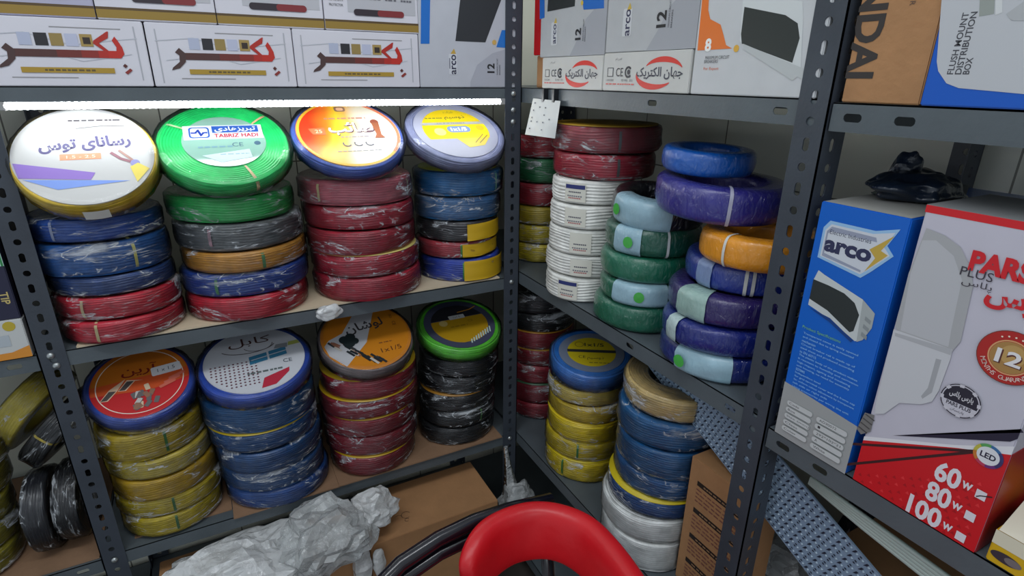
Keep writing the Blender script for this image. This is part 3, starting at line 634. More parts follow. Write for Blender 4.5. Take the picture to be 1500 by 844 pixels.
def d_a2(p, R):
    p.disc(0, 0, .62 * R, mat('clear_centre_film', (132, 170, 156), .12, spec=.8))
    M = lambda x, y: (x * R, y * R)
    p.poly([M(-.58, .05), M(.60, .05), M(.60, .40), M(-.58, .40)], (206, 210, 216))
    p.rrect(-.50 * R, .09 * R, -.20 * R, .36 * R, .05 * R, (30, 80, 170)); p.rrect(-.475 * R, .115 * R, -.225 * R, .335 * R, .04 * R, (228, 232, 240))
    p.strip([M(-.47, .22), M(-.40, .22), M(-.37, .30), M(-.32, .14), M(-.29, .22), M(-.23, .22)], .045 * R, (30, 60, 160))
    p.rect(-.16 * R, .21 * R, .54 * R, .38 * R, (40, 84, 165)); p.text(fa('تبریزهادی'), .19 * R, .295 * R, .14 * R, (240, 240, 245), w=.62 * R, bold=.015)
    p.text('TABRIZ HADI', .19 * R, .135 * R, .095 * R, (176, 30, 50), w=.66 * R, bold=.03)
    p.text('CE', .18 * R, -.10 * R, .10 * R, (60, 90, 110)); p.disc(.48 * R, -.08 * R, .05 * R, (60, 90, 110)); p.scribble(-.4 * R, .1 * R, -.14 * R, .04 * R, (100, 140, 150), 6, 5)
    p.poly([M(-.36, -.34), M(.34, -.22), M(.36, -.42), M(-.1, -.52)], (170, 190, 196)); p.scribble(-.1 * R, .32 * R, -.33 * R, .02 * R, (120, 150, 160), 5, 6)
root = lab_coil('bright green coil with clear centre and small blue and white label', (-.5959, .062, .6), .1110, .034, .585, (30, 190, 96), 202, draw=d_a2, open_centre=True, ties=[(2.6, (170, 200, 150)), (.75, (200, 170, 130)), (A + .35, (190, 170, 130))])
root.location = (-.5969, .046, .5535 + .111 * math.sin(.585))
# sunburst disc: printed colours that run into each other
SB = bpy.data.materials.new('sunburst_print'); SB.use_nodes = True; nt = SB.node_tree; b = nt.nodes['Principled BSDF']; b.inputs['Roughness'].default_value = .35
tc = nt.nodes.new('ShaderNodeTexCoord'); dp = nt.nodes.new('ShaderNodeVectorMath'); dp.operation = 'DOT_PRODUCT'; dp.inputs[1].default_value = (6.2, -2.6, 0)
nz = nt.nodes.new('ShaderNodeTexNoise'); nz.inputs['Scale'].default_value = 16; nz.inputs['Detail'].default_value = 0
ad = nt.nodes.new('ShaderNodeMath'); ad.operation = 'MULTIPLY_ADD'; ad.inputs[1].default_value = .5
cr = nt.nodes.new('ShaderNodeValToRGB'); E = cr.color_ramp.elements
E[0].position = 0; E[0].color = lin((232, 60, 30)); E[1].position = 1; E[1].color = lin((238, 232, 226))
for p_, c_ in ((.22, (240, 130, 40)), (.40, (246, 200, 50)), (.56, (244, 186, 90)), (.72, (238, 226, 200))): e = E.new(p_); e.color = lin(c_)
sh = nt.nodes.new('ShaderNodeMath'); sh.operation = 'ADD'; sh.inputs[1].default_value = .32
nt.links.new(tc.outputs['Object'], dp.inputs[0]); nt.links.new(tc.outputs['Object'], nz.inputs['Vector']); nt.links.new(nz.outputs['Fac'], ad.inputs[0]); nt.links.new(dp.outputs['Value'], ad.inputs[2])
nt.links.new(ad.outputs[0], sh.inputs[0]); nt.links.new(sh.outputs[0], cr.inputs[0]); nt.links.new(cr.outputs[0], b.inputs['Base Color'])
def d_a3(p, R):
    p.arc(0, 0, .965 * R, 0, 360, .055 * R, (240, 190, 60), n=60); p.arc(0, 0, .96 * R, -40, 70, .06 * R, (232, 130, 90), n=24)
    p.text(fa('صائب'), .075 * R, .105 * R, .40 * R, (96, 70, 80), w=.90 * R, bold=.03); p.text(fa('صائب'), .06 * R, .125 * R, .38 * R, (250, 248, 246), w=.88 * R, bold=.02)
    p.rrect(-.14 * R, .66 * R, .08 * R, .82 * R, .05 * R, (150, 110, 90)); p.rrect(-.10 * R, .69 * R, .04 * R, .79 * R, .04 * R, (240, 190, 150))
    p.scribble(-.4 * R, .42 * R, .44 * R, .045 * R, (200, 140, 120), 7, 8)
    p.disc(.57 * R, .30 * R, .085 * R, (150, 80, 60)); p.poly([(.50 * R, .28 * R), (.65 * R, .28 * R), (.62 * R, -.10 * R), (.68 * R, -.2 * R), (.46 * R, -.2 * R), (.52 * R, -.08 * R)], (160, 96, 66))
    for k in range(3): p.arc((.32 - .22 * k) * R, -.34 * R, .075 * R, 150, 330, .03 * R, (90, 90, 100), n=14)
    p.scribble(-.2 * R, .4 * R, -.14 * R, .025 * R, (150, 140, 150), 7, 9); p.scribble(-.35 * R, .5 * R, -.56 * R, .02 * R, (150, 150, 150), 9, 10)
    p.poly([(-.76 * R, .14 * R), (-.45 * R, .16 * R), (-.46 * R, -.06 * R), (-.70 * R, -.04 * R)], (240, 110, 70)); p.text('25', -.58 * R, .05 * R, .1 * R, (250, 200, 170))
root = lab_coil('blue coil under a red, yellow and white sunburst disc with white Persian letters', (-.3722, .047, .5665 + .108 * math.sin(.58)), .1080, .030, .58, (60, 90, 175), 203, .93, SB, draw=d_a3)
def d_a4(p, R):
    p.poly(chord(.80 * R, .30 * R, .80 * R), (228, 196, 24)); p.poly(chord(.80 * R, -.32 * R, .20 * R), (232, 200, 22))
    p.poly([(-.1 * R, -.32 * R), (.72 * R, -.32 * R), (.5 * R, -.6 * R), (.1 * R, -.66 * R)], (216, 192, 60))
    p.text(fa('ذوسیم'), .12 * R, .47 * R, .18 * R, (70, 80, 60), w=.52 * R, bold=.01); p.text(fa('شرکت'), .02 * R, .68 * R, .09 * R, (80, 90, 60)); p.scribble(-.62 * R, -.2 * R, .46 * R, .04 * R, (120, 120, 60), 5, 12)
    p.rect(-.78 * R, .22 * R, .78 * R, .29 * R, (170, 170, 165)); p.scribble(-.4 * R, .3 * R, .255 * R, .02 * R, (110, 110, 110), 9, 13)
    p.rrect(-.22 * R, -.10 * R, .36 * R, .14 * R, .11 * R, (110, 130, 170)); p.text('1x1/5', .07 * R, .02 * R, .13 * R, (240, 240, 240), w=.40 * R, bold=.03)
    p.disc(.62 * R, .05 * R, .10 * R, (200, 170, 40)); p.strip([(.3 * R, -.5 * R), (.6 * R, -.2 * R)], .02 * R, (120, 100, 50)); p.strip([(.4 * R, -.52 * R), (.7 * R, -.24 * R)], .02 * R, (120, 100, 50))
    p.disc(-.42 * R, -.06 * R, .14 * R, (244, 230, 120))
root = lab_coil('grey-blue coil with torn yellow disc and small blue size badge', (-.1425, .049, .565 + .108 * math.sin(.55)), .1080, .032, .55, (128, 134, 168), 204, .86, (158, 160, 178), draw=d_a4)
def d_b1(p, R):
    M = lambda *a: [(x * R, y * R) for x, y in a]
    p.poly(chord(R * .99, -.02 * R, .99 * R), (196, 110, 30)); p.poly(M((-.99, .05), (.98, .2), (.98, -.1), (.2, -.3), (-.97, -.2)), (206, 84, 40))
    p.arc(0, 0, .88 * R, 0, 360, .02 * R, (235, 220, 205), n=60)
    p.text(fa('آرین'), -.02 * R, .34 * R, .34 * R, (120, 30, 24), w=.72 * R, bold=.01)
    p.rrect(.22 * R, .10 * R, .84 * R, .36 * R, .04 * R, (226, 224, 226), rot=.12); p.text('1 x 1.5', .53 * R, .235 * R, .10 * R, (70, 70, 80), rot=.12)
    for c, d in (((-.80, -.38), (-.30, .14)), ((-.45, -.18), (.06, .02))):
        p.poly(M((c[0], c[1]), (c[0] + .16, c[1] - .02), (c[0] + .34, c[1] + .22), d, (c[0] + .18, c[1] + .28)), (226, 190, 160)); p.poly(M((c[0] + .02, c[1] + .01), (c[0] + .14, c[1]), (c[0] + .32, c[1] + .22), (c[0] + .18, c[1] + .24)), (84, 76, 74))
    r = random.Random(4)
    for i in range(16):
        x, y = r.uniform(-.15, .45), r.uniform(-.72, -.2); p.rrect((x - .05) * R, (y - .09) * R, (x + .05) * R, (y + .09) * R, .02 * R, r.choice([(200, 196, 190), (150, 110, 90), (110, 104, 104), (214, 190, 160)]), rot=r.uniform(-.6, .6))
    for k in range(3): p.rrect((.36 + .1 * k) * R, (-.26 + .1 * k) * R, (.72 + .1 * k) * R, (-.18 + .1 * k) * R, .02 * R, (214, 110, 90), rot=.4)
root = lab_coil('blue coil with orange and red disc picturing pliers and connectors, lower left', (-.8134, .0764, .1105 + .093 * math.sin(.47)), .0930, .041, .47, (30, 62, 150), 205, .90, (196, 40, 44), draw=d_b1)
def d_b2(p, R):
    M = lambda *a: [(x * R, y * R) for x, y in a]
    p.text(fa('کابل'), -.05 * R, .58 * R, .30 * R, (80, 50, 46), w=.85 * R, bold=.0); p.arc(-.1 * R, .46 * R, .55 * R, 200, 345, .02 * R, (90, 80, 84), ry=.24 * R); p.arc(.1 * R, .45 * R, .3 * R, 200, 360, .015 * R, (90, 80, 84), ry=.2 * R)
    for i in range(11):
        for j in range(9):
            x, y = -.86 + .085 * i, -.72 + .085 * j
            if x * x + y * y < .84 and x < .15 + (-.1 - y) * .9 and x < .1: p.disc(x * R, y * R, .022 * R, (110, 74, 84), n=6); p.k -= 1
    p.k += 1
    for k in (0, 1):
        for j in (0, 1): p.poly(M((-.12 + .40 * k, -.02 + .075 * k - .135 * j), (.24 + .40 * k, .045 + .075 * k - .135 * j), (.24 + .40 * k, .155 + .075 * k - .135 * j), (-.12 + .40 * k, .09 + .075 * k - .135 * j)), (56, 122, 156))
    p.poly(M((.1, -.62), (.62, -.44), (.60, -.56), (.3, -.86), (.02, -.9)), (190, 50, 70)); p.text('CE', .62 * R, -.22 * R, .11 * R, (80, 90, 100)); p.scribble(-.2 * R, .5 * R, -.42 * R, .05 * R, (100, 110, 110), 7, 14)
    p.poly(M((.70, .24), (.96, .26), (.92, .38), (.72, .36)), (170, 176, 90)); p.poly(M((.4, .22), (.68, .2), (.7, .34), (.46, .34)), (140, 144, 148))
root = lab_coil('blue coil with white disc of dots and two teal bars, lower shelf', (-.6057, .066, .1228 + .110 * math.sin(.30)), .1100, .036, .30, (28, 66, 160), 206, .90, (206, 208, 214), draw=d_b2)
def d_b3(p, R):
    M = lambda *a: [(x * R, y * R) for x, y in a]
    p.poly(M((-.62, -.78), (-.05, -.2), (.42, .9), (.1, .99), (-.55, .4), (-.95, -.1), (-.9, -.4)), (196, 196, 200))
    p.poly(M((-.97, .2), (-.4, .9), (.05, .99), (-.5, .2), (-.99, -.02)), (206, 124, 30))
    p.text(fa('لوشان'), .02 * R, .30 * R, .34 * R, (60, 56, 60), w=.88 * R, rot=.12, bold=.015); p.text('1x1/5', .42 * R, -.52 * R, .13 * R, (90, 50, 30), w=.46 * R, rot=.05); p.scribble(.2 * R, .5 * R, -.30 * R, .03 * R, (130, 80, 40), 4, 15)
    r = random.Random(9)
    for i in range(24):
        t = i / 23; x, y = -.85 + .95 * t + r.uniform(-.1, .1), -.02 - .8 * t + r.uniform(-.05, .12); p.strip([(x * R, y * R), ((x + .13) * R, (y - .13 - .1 * r.random()) * R)], .055 * R, r.choice([(40, 46, 50), (34, 40, 44), (60, 62, 64), (150, 100, 80), (196, 190, 180)]))
    for x, y, q in ((-.5, -.02, .12), (-.36, .04, .11), (-.42, -.14, .13), (-.3, -.1, .1)): p.disc(x * R, y * R, q * R, (36, 46, 48), n=16)
    p.text('CE', .70 * R, .22 * R, .08 * R, (110, 60, 30), rot=-PI / 2); p.text('ISO', .68 * R, .46 * R, .06 * R, (110, 60, 30), rot=-PI / 2)
root = lab_coil('grey coil with orange disc, diagonal white band and a picture of black cables', (-.3665, .077, .1172 + .1066 * math.sin(.39)), .1066, .036, .39, (116, 104, 104), 207, .96, (208, 130, 28), draw=d_b3)
def d_b4(p, R):
    p.poly(chord(.80 * R, -.78 * R, .22 * R), (186, 144, 24)); p.poly(chord(.80 * R, .24 * R, .78 * R), (38, 38, 44)); p.rrect(-.22 * R, .20 * R, .25 * R, .36 * R, .02 * R, (196, 198, 196)); p.text('1x1.5', .015 * R, .28 * R, .07 * R, (90, 90, 90)); p.text('CE', .34 * R, .04 * R, .09 * R, (130, 100, 30)); p.scribble(-.3 * R, .2 * R, -.1 * R, .05 * R, (150, 115, 24), 4, 17)
    p.strip([(.1 * R, .46 * R), (.5 * R, .50 * R), (.72 * R, .6 * R)], .03 * R, (200, 140, 40)); p.disc(-.45 * R, .1 * R, .12 * R, (204, 180, 110))
    for k in range(9): p.rrect((.02 + .085 * k) * R, (-.86 + .035 * k) * R, (.06 + .085 * k) * R, (-.70 + .045 * k) * R, .01 * R, (190, 210, 200), rot=-.3)
root = lab_coil('light green coil with yellow and black disc, lower shelf beside the middle post', (-.1234, .096, .0992 + .1065 * math.sin(.30)), .1065, .036, .30, (88, 190, 48), 208, .86, (70, 74, 96), draw=d_b4)
def d_d1(p, R):
    p.disc(0, 0, .74 * R, (206, 184, 30), n=50)
    p.rect(-.74 * R, -.04 * R, .74 * R, .10 * R, (50, 52, 54)); p.text('CE', -.3 * R, -.28 * R, .13 * R, (50, 52, 40)); p.text(fa('ذوسیم'), .1 * R, -.34 * R, .20 * R, (60, 60, 40), w=.5 * R); p.text('1x1/5', .1 * R, .36 * R, .18 * R, (60, 60, 40), w=.6 * R, bold=.02); p.arc(-.36 * R, .36 * R, .13 * R, 0, 360, .02 * R, (120, 100, 40)); p.scribble(-.1 * R, .5 * R, -.56 * R, .04 * R, (130, 120, 40), 5, 19)
lab_coil('light blue coil with yellow disc crossed by a dark band, topping the yellow stack', (.0990, -.180, ZRL + .0006 + .2515 + .013), .0955, .045, .16, (44, 108, 186), 209, .80, (120, 130, 150), yaw=-.55, draw=d_d1)

# ------------------------------------------------------------------ cartons: front on the long unit (y) or on the side unit (x)
def carton(label, cat, lo, hi, m, name='product_box', group=None, flap=None, bev=.0012):
    root = thing(name, label, cat, ((lo[0] + hi[0]) / 2, (lo[1] + hi[1]) / 2, lo[2]), group)
    mb = MB(); mb.box(lo, hi, m, bev=bev); o = mb.build('carton', root); o.matrix_parent_inverse = Matrix.Translation(root.location).inverted()
    return root
def attach(pr, root, name='front_print'):
    o = pr.build(name, root); o.matrix_parent_inverse = Matrix.Translation(root.location).inverted(); return o
def fit(m, root): m.matrix_parent_inverse = Matrix.Translation(root.location).inverted(); return m
# bottom row of white boxes with the red Persian word
def baker(p, x0, z0, w, h):
    X = lambda a, b: (x0 + a * w, z0 + b * h)
    Q = lambda *ps: [X(a, b) for a, b in ps]
    p.strip(Q((.06, .06), (.06, .9)), .002, (176, 176, 184)); p.strip(Q((.94, .1), (.94, .92)), .002, (176, 176, 184)); p.strip(Q((.45, .87), (.86, .87)), .0014, (150, 148, 150)); p.strip(Q((.18, .135), (.55, .135)), .0014, (150, 148, 150))
    p.strip(Q((.05, .72), (.3, .78), (.55, .62), (.8, .70), (.95, .74)), .0013, (190, 192, 200)); p.strip(Q((.1, .42), (.4, .52), (.6, .38), (.9, .5)), .0013, (190, 192, 200))
    for a, c in ((.30, (178, 184, 206)), (.39, (44, 42, 46)), (.475, (150, 128, 74)), (.56, (186, 190, 212)), (.645, (166, 140, 80))):
        p.rect(*X(a - .036, .60), *X(a + .036, .78), c)
    p.rect(*X(.625, .635), *X(.668, .735), (56, 44, 36))
    p.poly(Q((.225, .545), (.46, .545), (.46, .435), (.20, .435)), (84, 52, 48)); p.poly(Q((.46, .545), (.60, .545), (.60, .435), (.46, .435)), (112, 48, 42)); p.poly(Q((.60, .545), (.715, .545), (.715, .435), (.60, .435)), (140, 46, 38))
    p.poly(Q((.195, .62), (.235, .53), (.225, .40), (.18, .30), (.125, .265), (.135, .31), (.185, .40), (.19, .50), (.165, .55)), (76, 54, 52))
    p.poly(Q((.70, .435), (.78, .435), (.775, .52), (.715, .655), (.775, .735), (.785, .83), (.775, .83), (.685, .69), (.68, .65), (.735, .545), (.70, .545)), (176, 44, 34))
    p.poly(Q((.76, .435), (.83, .435), (.855, .50), (.85, .60), (.83, .70), (.815, .76), (.795, .70), (.815, .60), (.81, .545), (.76, .545)), (190, 44, 32))
    p.poly(Q((.83, .32), (.845, .355), (.86, .32), (.845, .285)), (90, 44, 40)); p.poly(Q((.835, .22), (.872, .285), (.885, .255), (.85, .19)), (140, 50, 44))
    p.rect(*X(.24, .205), *X(.775, .285), (172, 140, 50)); p.scribble(X(.37, 0)[0], X(.66, 0)[0], X(0, .245)[1], .0028, (100, 84, 50), 9, 21)
BX = [(-.908, -.6885), (-.6862, -.4648), (-.4632, -.2312)]
for (a, b), wd in zip(BX, ('leftmost of three beside the leaning post', 'middle one of the three in its row', 'right one beside the tall distribution box')):
    r_ = carton('white box with long red Persian word, ' + wd, 'box', (a, .0026, ZT + .0004), (b, .26, ZT + .0974), WHITEBOX, group='white boxes with red Persian word')
    p = face_y(.0026); baker(p, a, ZT, b - a, .0974); attach(p, r_)
def panel(p, x0, z0, w):                      # upper row: lists of tiny print and a hand mark
    h = .12; X = lambda a, b: (x0 + a * w, z0 + b * h)
    p.rect(*X(0, .02), *X(1, .12), (150, 122, 52)); p.rect(*X(0, .12), *X(1, .15), (90, 70, 40))
    p.rect(*X(.24, .26), *X(.97, .80), (186, 186, 192)); p.rect(*X(.24, .80), *X(.97, 1.0), (178, 140, 60))
    p.rrect(*X(.05, .48), *X(.20, .92), .006, (34, 50, 56)); p.rrect(*X(.062, .51), *X(.188, .89), .005, (206, 206, 210)); p.text('USR', *X(.125, .72), .011, (40, 46, 50), rot=.1); p.poly([X(.13, .48), X(.20, .48), X(.20, .40)], (206, 206, 210))
    p.text('INSTRUMENTS', *X(.125, .42), .0042, (60, 60, 64), w=.14 * w); p.text('PROTECTOR', *X(.125, .35), .0042, (60, 60, 64), w=.14 * w)
    for i in range(4):
        for j in range(3): p.scribble(X(.30 + .17 * i, 0)[0], X(.42 + .17 * i, 0)[0], X(0, .46 + .12 * j)[1], .003, (104, 104, 112), 3, 30 + i * 3 + j)
    p.rrect(*X(.30, .22), *X(.60, .31), .005, (52, 42, 50)); p.rrect(*X(.55, .22), *X(.84, .31), .005, (130, 46, 50))
for k, (a, b) in enumerate([(-.935, -.7475), (-.7455, -.5805), (-.5790, -.4060), (-.4042, -.2285)]):
    r_ = carton(['white printed box at the top left corner, with a shiny grey front', 'white printed box with gold edge, touching the shiny corner box',
                 'white printed box with gold edge above the middle red-lettered box', 'white printed box with gold edge beside the tall distribution box'][k], 'box',
                (a, .0055 - .002 * (k % 2), ZT + .0982), (b, .22, ZT + .215), WHITEBOX if k else mat('shiny_lilac_card', (176, 174, 196), .25), group='white boxes with gold lower edge')
    p = face_y(.0055 - .002 * (k % 2)); panel(p, a, ZT + .0982, b - a); attach(p, r_)
def arco(p, x, z, h, rot, col=(44, 44, 70), star=True):
    p.text('arco', x, z, h, col, rot=rot, bold=.02)
# tall white distribution box at the end of the long unit
r_ = carton('tall white distribution box with dark window and number 12, left of the middle post', 'box', (-.2295, .0035, ZT + .0004), (-.006, .11, ZT + .30), mat('white_grey_card', (190, 192, 200), .4, var=.03), group='white distribution boxes')
p = face_y(.0035); Y = lambda *ps: [at_y0(u, v) for u, v in ps]
p.poly(Y((617, 64), (630, 64), (631, 0), (618, -60)), (30, 110, 196)); p.poly(Y((668, 60), (712, 62), (735, 0), (745, -90), (680, -90), (675, 0)), (48, 50, 54)); p.poly(Y((728, 69), (742, 70), (742, 44), (736, 44)), (36, 116, 200))
p.poly(Y((690, 120), (700, 95), (722, 78), (742, 72), (742, 127), (690, 127)), (172, 174, 184)); p.disc(*at_y0(725, 62), .005, (210, 170, 90), n=12)
x, z = at_y0(665, 93); p.rrect(x - .010, z - .021, x + .008, z + .018, .002, (206, 208, 214)); arco(p, x + .001, z - .002, .0105, PI / 2); p.poly([(x - .006, z + .018), (x + .002, z + .028), (x + .006, z + .018)], (196, 160, 70)); p.scribble(x - .009, x - .007, z, .02, (90, 90, 110), 2, 40)
x, z = at_y0(720, 100); p.text('12', x, z, .017, (36, 36, 40), rot=PI / 2, bold=.03); p.text('MAXIMUM CIRCUIT', x + .015, z + .003, .0032, (60, 60, 64), w=.032, rot=PI / 2); p.text('BREAKERS', x + .0205, z - .003, .0032, (60, 60, 64), w=.02, rot=PI / 2)
attach(p, r_)
# side unit, top shelf
S = lambda *ps: [at_x0(u, v) for u, v in ps]
def sbox(label, a, b, z0, z1, m, depth=.24, x=.0015, cat='box', name='product_box', group=None):
    return carton(label, cat, (x, -b, z0), (x + depth, -a, z1), m, name, group)
sbox('plain brown carton behind the middle post, under a red box', .030, .0810, ZRT + .0004, .800, CARD, x=.02)
r_ = sbox('narrow glossy red box standing on the brown carton behind the middle post', .028, .0680, .8008, .98, mat('glossy_red_card', (186, 22, 26), .25), x=.012)
p = face_x(.012); p.rect(.0600, .815, .0672, .975, (226, 222, 222)); attach(p, r_)
JW = mat('white_small_card', (198, 198, 194), .45, var=.03)
def jahan(p, x0, z0, w, h):
    X = lambda a, b: (x0 + a * w, z0 + b * h)
    p.arc(*X(.72, .50), .21 * w, 20, 150, .008, (214, 50, 36), ry=.30 * h, taper=True); p.arc(*X(.64, .44), .21 * w, 175, 320, .009, (214, 50, 36), ry=.30 * h, taper=True)
    p.text(fa('جهان الکتریک'), *X(.68, .47), .30 * h, (64, 64, 78), w=.50 * w, bold=.02)
    p.rect(*X(.06, .38), *X(.14, .62), (70, 70, 76)); p.rect(*X(.07, .40), *X(.13, .60), (200, 200, 196)); p.text('CE', *X(.22, .50), .22 * h, (50, 50, 56), w=.09 * w); p.arc(*X(.33, .50), .036 * w, 40, 320, .016 * w, (50, 50, 56)); p.disc(*X(.335, .5), .02 * w, (60, 60, 66), n=12)
    p.text('110V/220V', *X(.10, .29), .055 * h, (90, 90, 96), w=.10 * w); p.text('ISO 9001 : 2015', *X(.32, .29), .055 * h, (90, 90, 96), w=.14 * w); p.scribble(*[X(.05, 0)[0], X(.42, 0)[0]], X(0, .19)[1], .03 * h, (214, 90, 80), 8, 44); p.text(fa('لامپ کم'), *X(.20, .83), .09 * h, (90, 90, 96))
for (a, b), zt, wd in (((.0845, .2895), .7945, 'left one of two beside the note sheet'), ((.2910, .4980), .7968, 'right one next to the orange-waved box')):
    r_ = sbox('low white box with red swoosh, ' + wd, a, b, ZRT + .0004, zt, JW, x=.001, group='low white boxes with red swoosh'); p = face_x(.001); jahan(p, a, ZRT, b - a, zt - ZRT); attach(p, r_)
GW = mat('grey_white_card', (178, 180, 182), .4, var=.03)
for k, (a, b, z0, wd) in enumerate(((.0700, .2885, .7953, 'left one'), (.2900, .5005, .7976, 'right one'))):
    r_ = sbox('pale grey distribution box on the low white boxes, ' + wd, a, b, z0, z0 + .21, GW, x=.003, group='pale grey distribution boxes'); p = face_x(.003); w_ = b - a
    X = lambda s, t: (a + s * w_, z0 + t)
    p.poly([X(.50, 0), X(1, 0), X(1, .10), X(.92, .085), X(.72, .06), X(.62, .03)], (160, 162, 168))
    if k == 0: p.poly(S((800, 17), (840, 9), (843, -30), (803, -30)), (40, 44, 44)); p.poly(S((853, 14), (883, 12), (883, -30), (850, -10)), (30, 100, 184)); p.poly(S((789, 28), (796, 26), (796, -30), (789, -30)), (30, 100, 184)); p.disc(*at_x0(851, 4), .004, (206, 176, 60), n=10)
    else: p.poly(S((883, -5), (896, -6), (896, -40), (883, -40)), (30, 100, 184))
    x, z = at_x0(811, 49) if k == 0 else at_x0(918, 32)
    h_ = .0125 if k == 0 else .014; p.rrect(x - .013, z - .021, x + .009, z + .020, .003, (200, 202, 204)); p.text('arco', x, z - .001, h_ * .8, (50, 50, 80), rot=PI / 2, bold=.02); p.poly([(x - .004, z + .018), (x + .002, z + .028), (x + .007, z + .018)], (200, 170, 70))
    x, z = at_x0(845, 50) if k == 0 else at_x0(967, 28)
    p.text('12', x, z, .018 if k == 0 else .021, (34, 34, 36), rot=PI / 2, bold=.03); p.text('MAXIMUM CIRCUIT', x + .0165, z + .006, .0034, (70, 70, 74), w=.036, rot=PI / 2); p.text('BREAKERS', x + .0225, z - .001, .0034, (70, 70, 74), w=.024, rot=PI / 2)
    attach(p, r_)
r_ = sbox('white box with orange wave and number 8, left of the right post', .5020, .7000, ZRT + .0004, 1.0, mat('white_card_b', (196, 198, 200), .4, var=.03), x=.001, group=None)
p = face_x(.001); p.poly(S((1021, 74), (1028, 0), (1031, -40), (1040, -40), (1037, 15), (1040, 28), (1055, 36), (1059, 50), (1063, 66), (1072, 71)), (226, 116, 40))
p.poly(S((1089, -14), (1175, 2), (1176, 25), (1172, 110), (1162, 116), (1088, 66), (1083, 60)), (206, 210, 210)); p.poly(S((1090, 10), (1150, 22), (1168, 34), (1171, 56), (1160, 92), (1086, 64), (1085, 50)), (40, 46, 44)); p.poly(S((1088, 72), (1160, 118), (1168, 112), (1176, 118), (1176, 100), (1088, 64)), (186, 190, 190))
p.disc(*at_x0(1078, 71), .0045, (220, 170, 60), n=12); p.text('8', *at_x0(1037, 66), .017, (240, 240, 236), bold=.04); p.text('MAXIMUM CIRCUIT', *at_x0(1050, 84), .0042, (80, 80, 84), w=.042); p.text('BREAKERS', *at_x0(1041, 90), .0042, (80, 80, 84), w=.024); p.text('For Export', *at_x0(1041, 101), .0046, (220, 110, 70), w=.027)
attach(p, r_)
r_ = sbox('brown carton with big black sideways capitals, right of the right post', .7290, .8110, .7342, 1.06, CARD, depth=.20, x=.006, name='carton_box')
p = face_x(.006); zI = at_x0(1255, 115, .006)[1]; zD = at_x0(1268, 18, .006)[1]; LL = (zD - zI) * 4.6 / 1.72; p.text('HYUNDAI', at_x0(1267, 70, .006)[0], zI + LL / 2, .031, (52, 46, 44), w=LL, rot=-PI / 2, bold=.035); p.text('R', *at_x0(1332, 4), .005, (90, 70, 60), rot=-PI / 2); attach(p, r_)
r_ = sbox('blue box with white panel reading FLUSH MOUNT DISTRIBUTION, top right corner', .8130, 1.09, .7342, .98, mat('deep_blue_card', (16, 88, 190), .3), depth=.22, x=.003)
p = face_x(.003); pts = S((1377, 0), (1376, -90), (1600, -90), (1600, 130), (1500, 138), (1402, 129), (1384, 122), (1372, 104), (1370, 90)); p.poly(pts, (190, 192, 196))
for dx, t in ((0, 'FLUSH MOUNT'), (1, 'DISTRIBUTION'), (2, 'BOX')):
    x, z = at_x0(1384 + dx * 11.5, 109); wd = (.053, .053, .0145)[dx]; p.text(t, x + .003, z + wd / 2, .0055, (70, 70, 76), w=wd, rot=PI / 2, bold=.02)
p.poly(S((1432, 24), (1454, 20), (1456, -20), (1434, -20)), (150, 156, 150)); p.poly(S((1456, 22), (1466, 18), (1466, -20), (1456, -20)), (210, 212, 212)); p.poly(S((1500, 0), (1472, 20), (1480, 30), (1510, 30)), (176, 178, 180))
attach(p, r_)
# the two big boxes at right
BL = mat('bright_blue_card', (6, 96, 196), .28)
r_ = sbox('tall blue box with arco logo and pictured white distribution panel, right shelf'.replace('arco ', 'lightning bolt '), .7330, .8340, .3036, .6235, BL, depth=.27, x=.002)
p = face_x(.002); a0, b0, z0, z1 = .7330, .8340, .3036, .6235; W_, H_ = b0 - a0, z1 - z0
X = lambda s, t: (a0 + s * W_, z0 + t * H_); Q = lambda *ps: [X(*q) for q in ps]
p.poly(Q((0, 0), (1, 0), (1, .215), (0, .245)), (160, 162, 162))
lt = [X(.12, .80), X(.12, .90), X(.18, .925), X(.66, .925), X(.88, .945), X(.80, .89), X(.88, .865), X(.70, .80), X(.62, .775)]
p.poly([(x + (x - X(.45, .85)[0]) * .09, z + (z - X(.45, .85)[1]) * .16) for x, z in lt], (150, 190, 226)); p.poly(lt, (206, 210, 218)); p.poly(Q((.14, .803), (.14, .897), (.19, .917), (.70, .915), (.72, .90), (.20, .90), (.16, .89), (.16, .815), (.62, .79), (.62, .782)), (150, 156, 176))
p.text('Electric Industries', *X(.42, .898), .0052, (50, 56, 80), w=.48 * W_); p.text('arco', *X(.42, .845), .0145, (48, 50, 84), w=.55 * W_, bold=.045)
p.poly(Q((.66, .87), (.88, .935), (.78, .875), (.86, .865), (.66, .79), (.74, .845)), (196, 164, 70))
p.poly(Q((.10, .70), (.14, .745), (.22, .735), (.72, .69), (.88, .655), (.885, .60), (.82, .545), (.74, .53), (.40, .575), (.10, .60)), (198, 204, 204)); p.poly(Q((.72, .69), (.88, .655), (.885, .60), (.82, .545), (.76, .53)), (168, 174, 174))
p.poly(Q((.10, .705), (.30, .70), (.50, .69), (.64, .668), (.72, .63), (.70, .565), (.66, .555), (.35, .605), (.10, .625)), (42, 48, 48)); p.poly(Q((.12, .59), (.40, .565), (.70, .52), (.72, .53), (.40, .58)), (8, 60, 130))
for k in range(3): p.poly(Q((.79, .635 - .03 * k), (.86, .625 - .03 * k), (.86, .61 - .03 * k), (.79, .62 - .03 * k)), (140, 146, 148))
p.text('Product Specifications', *X(.34, .505), .0048, (120, 190, 120), w=.5 * W_)
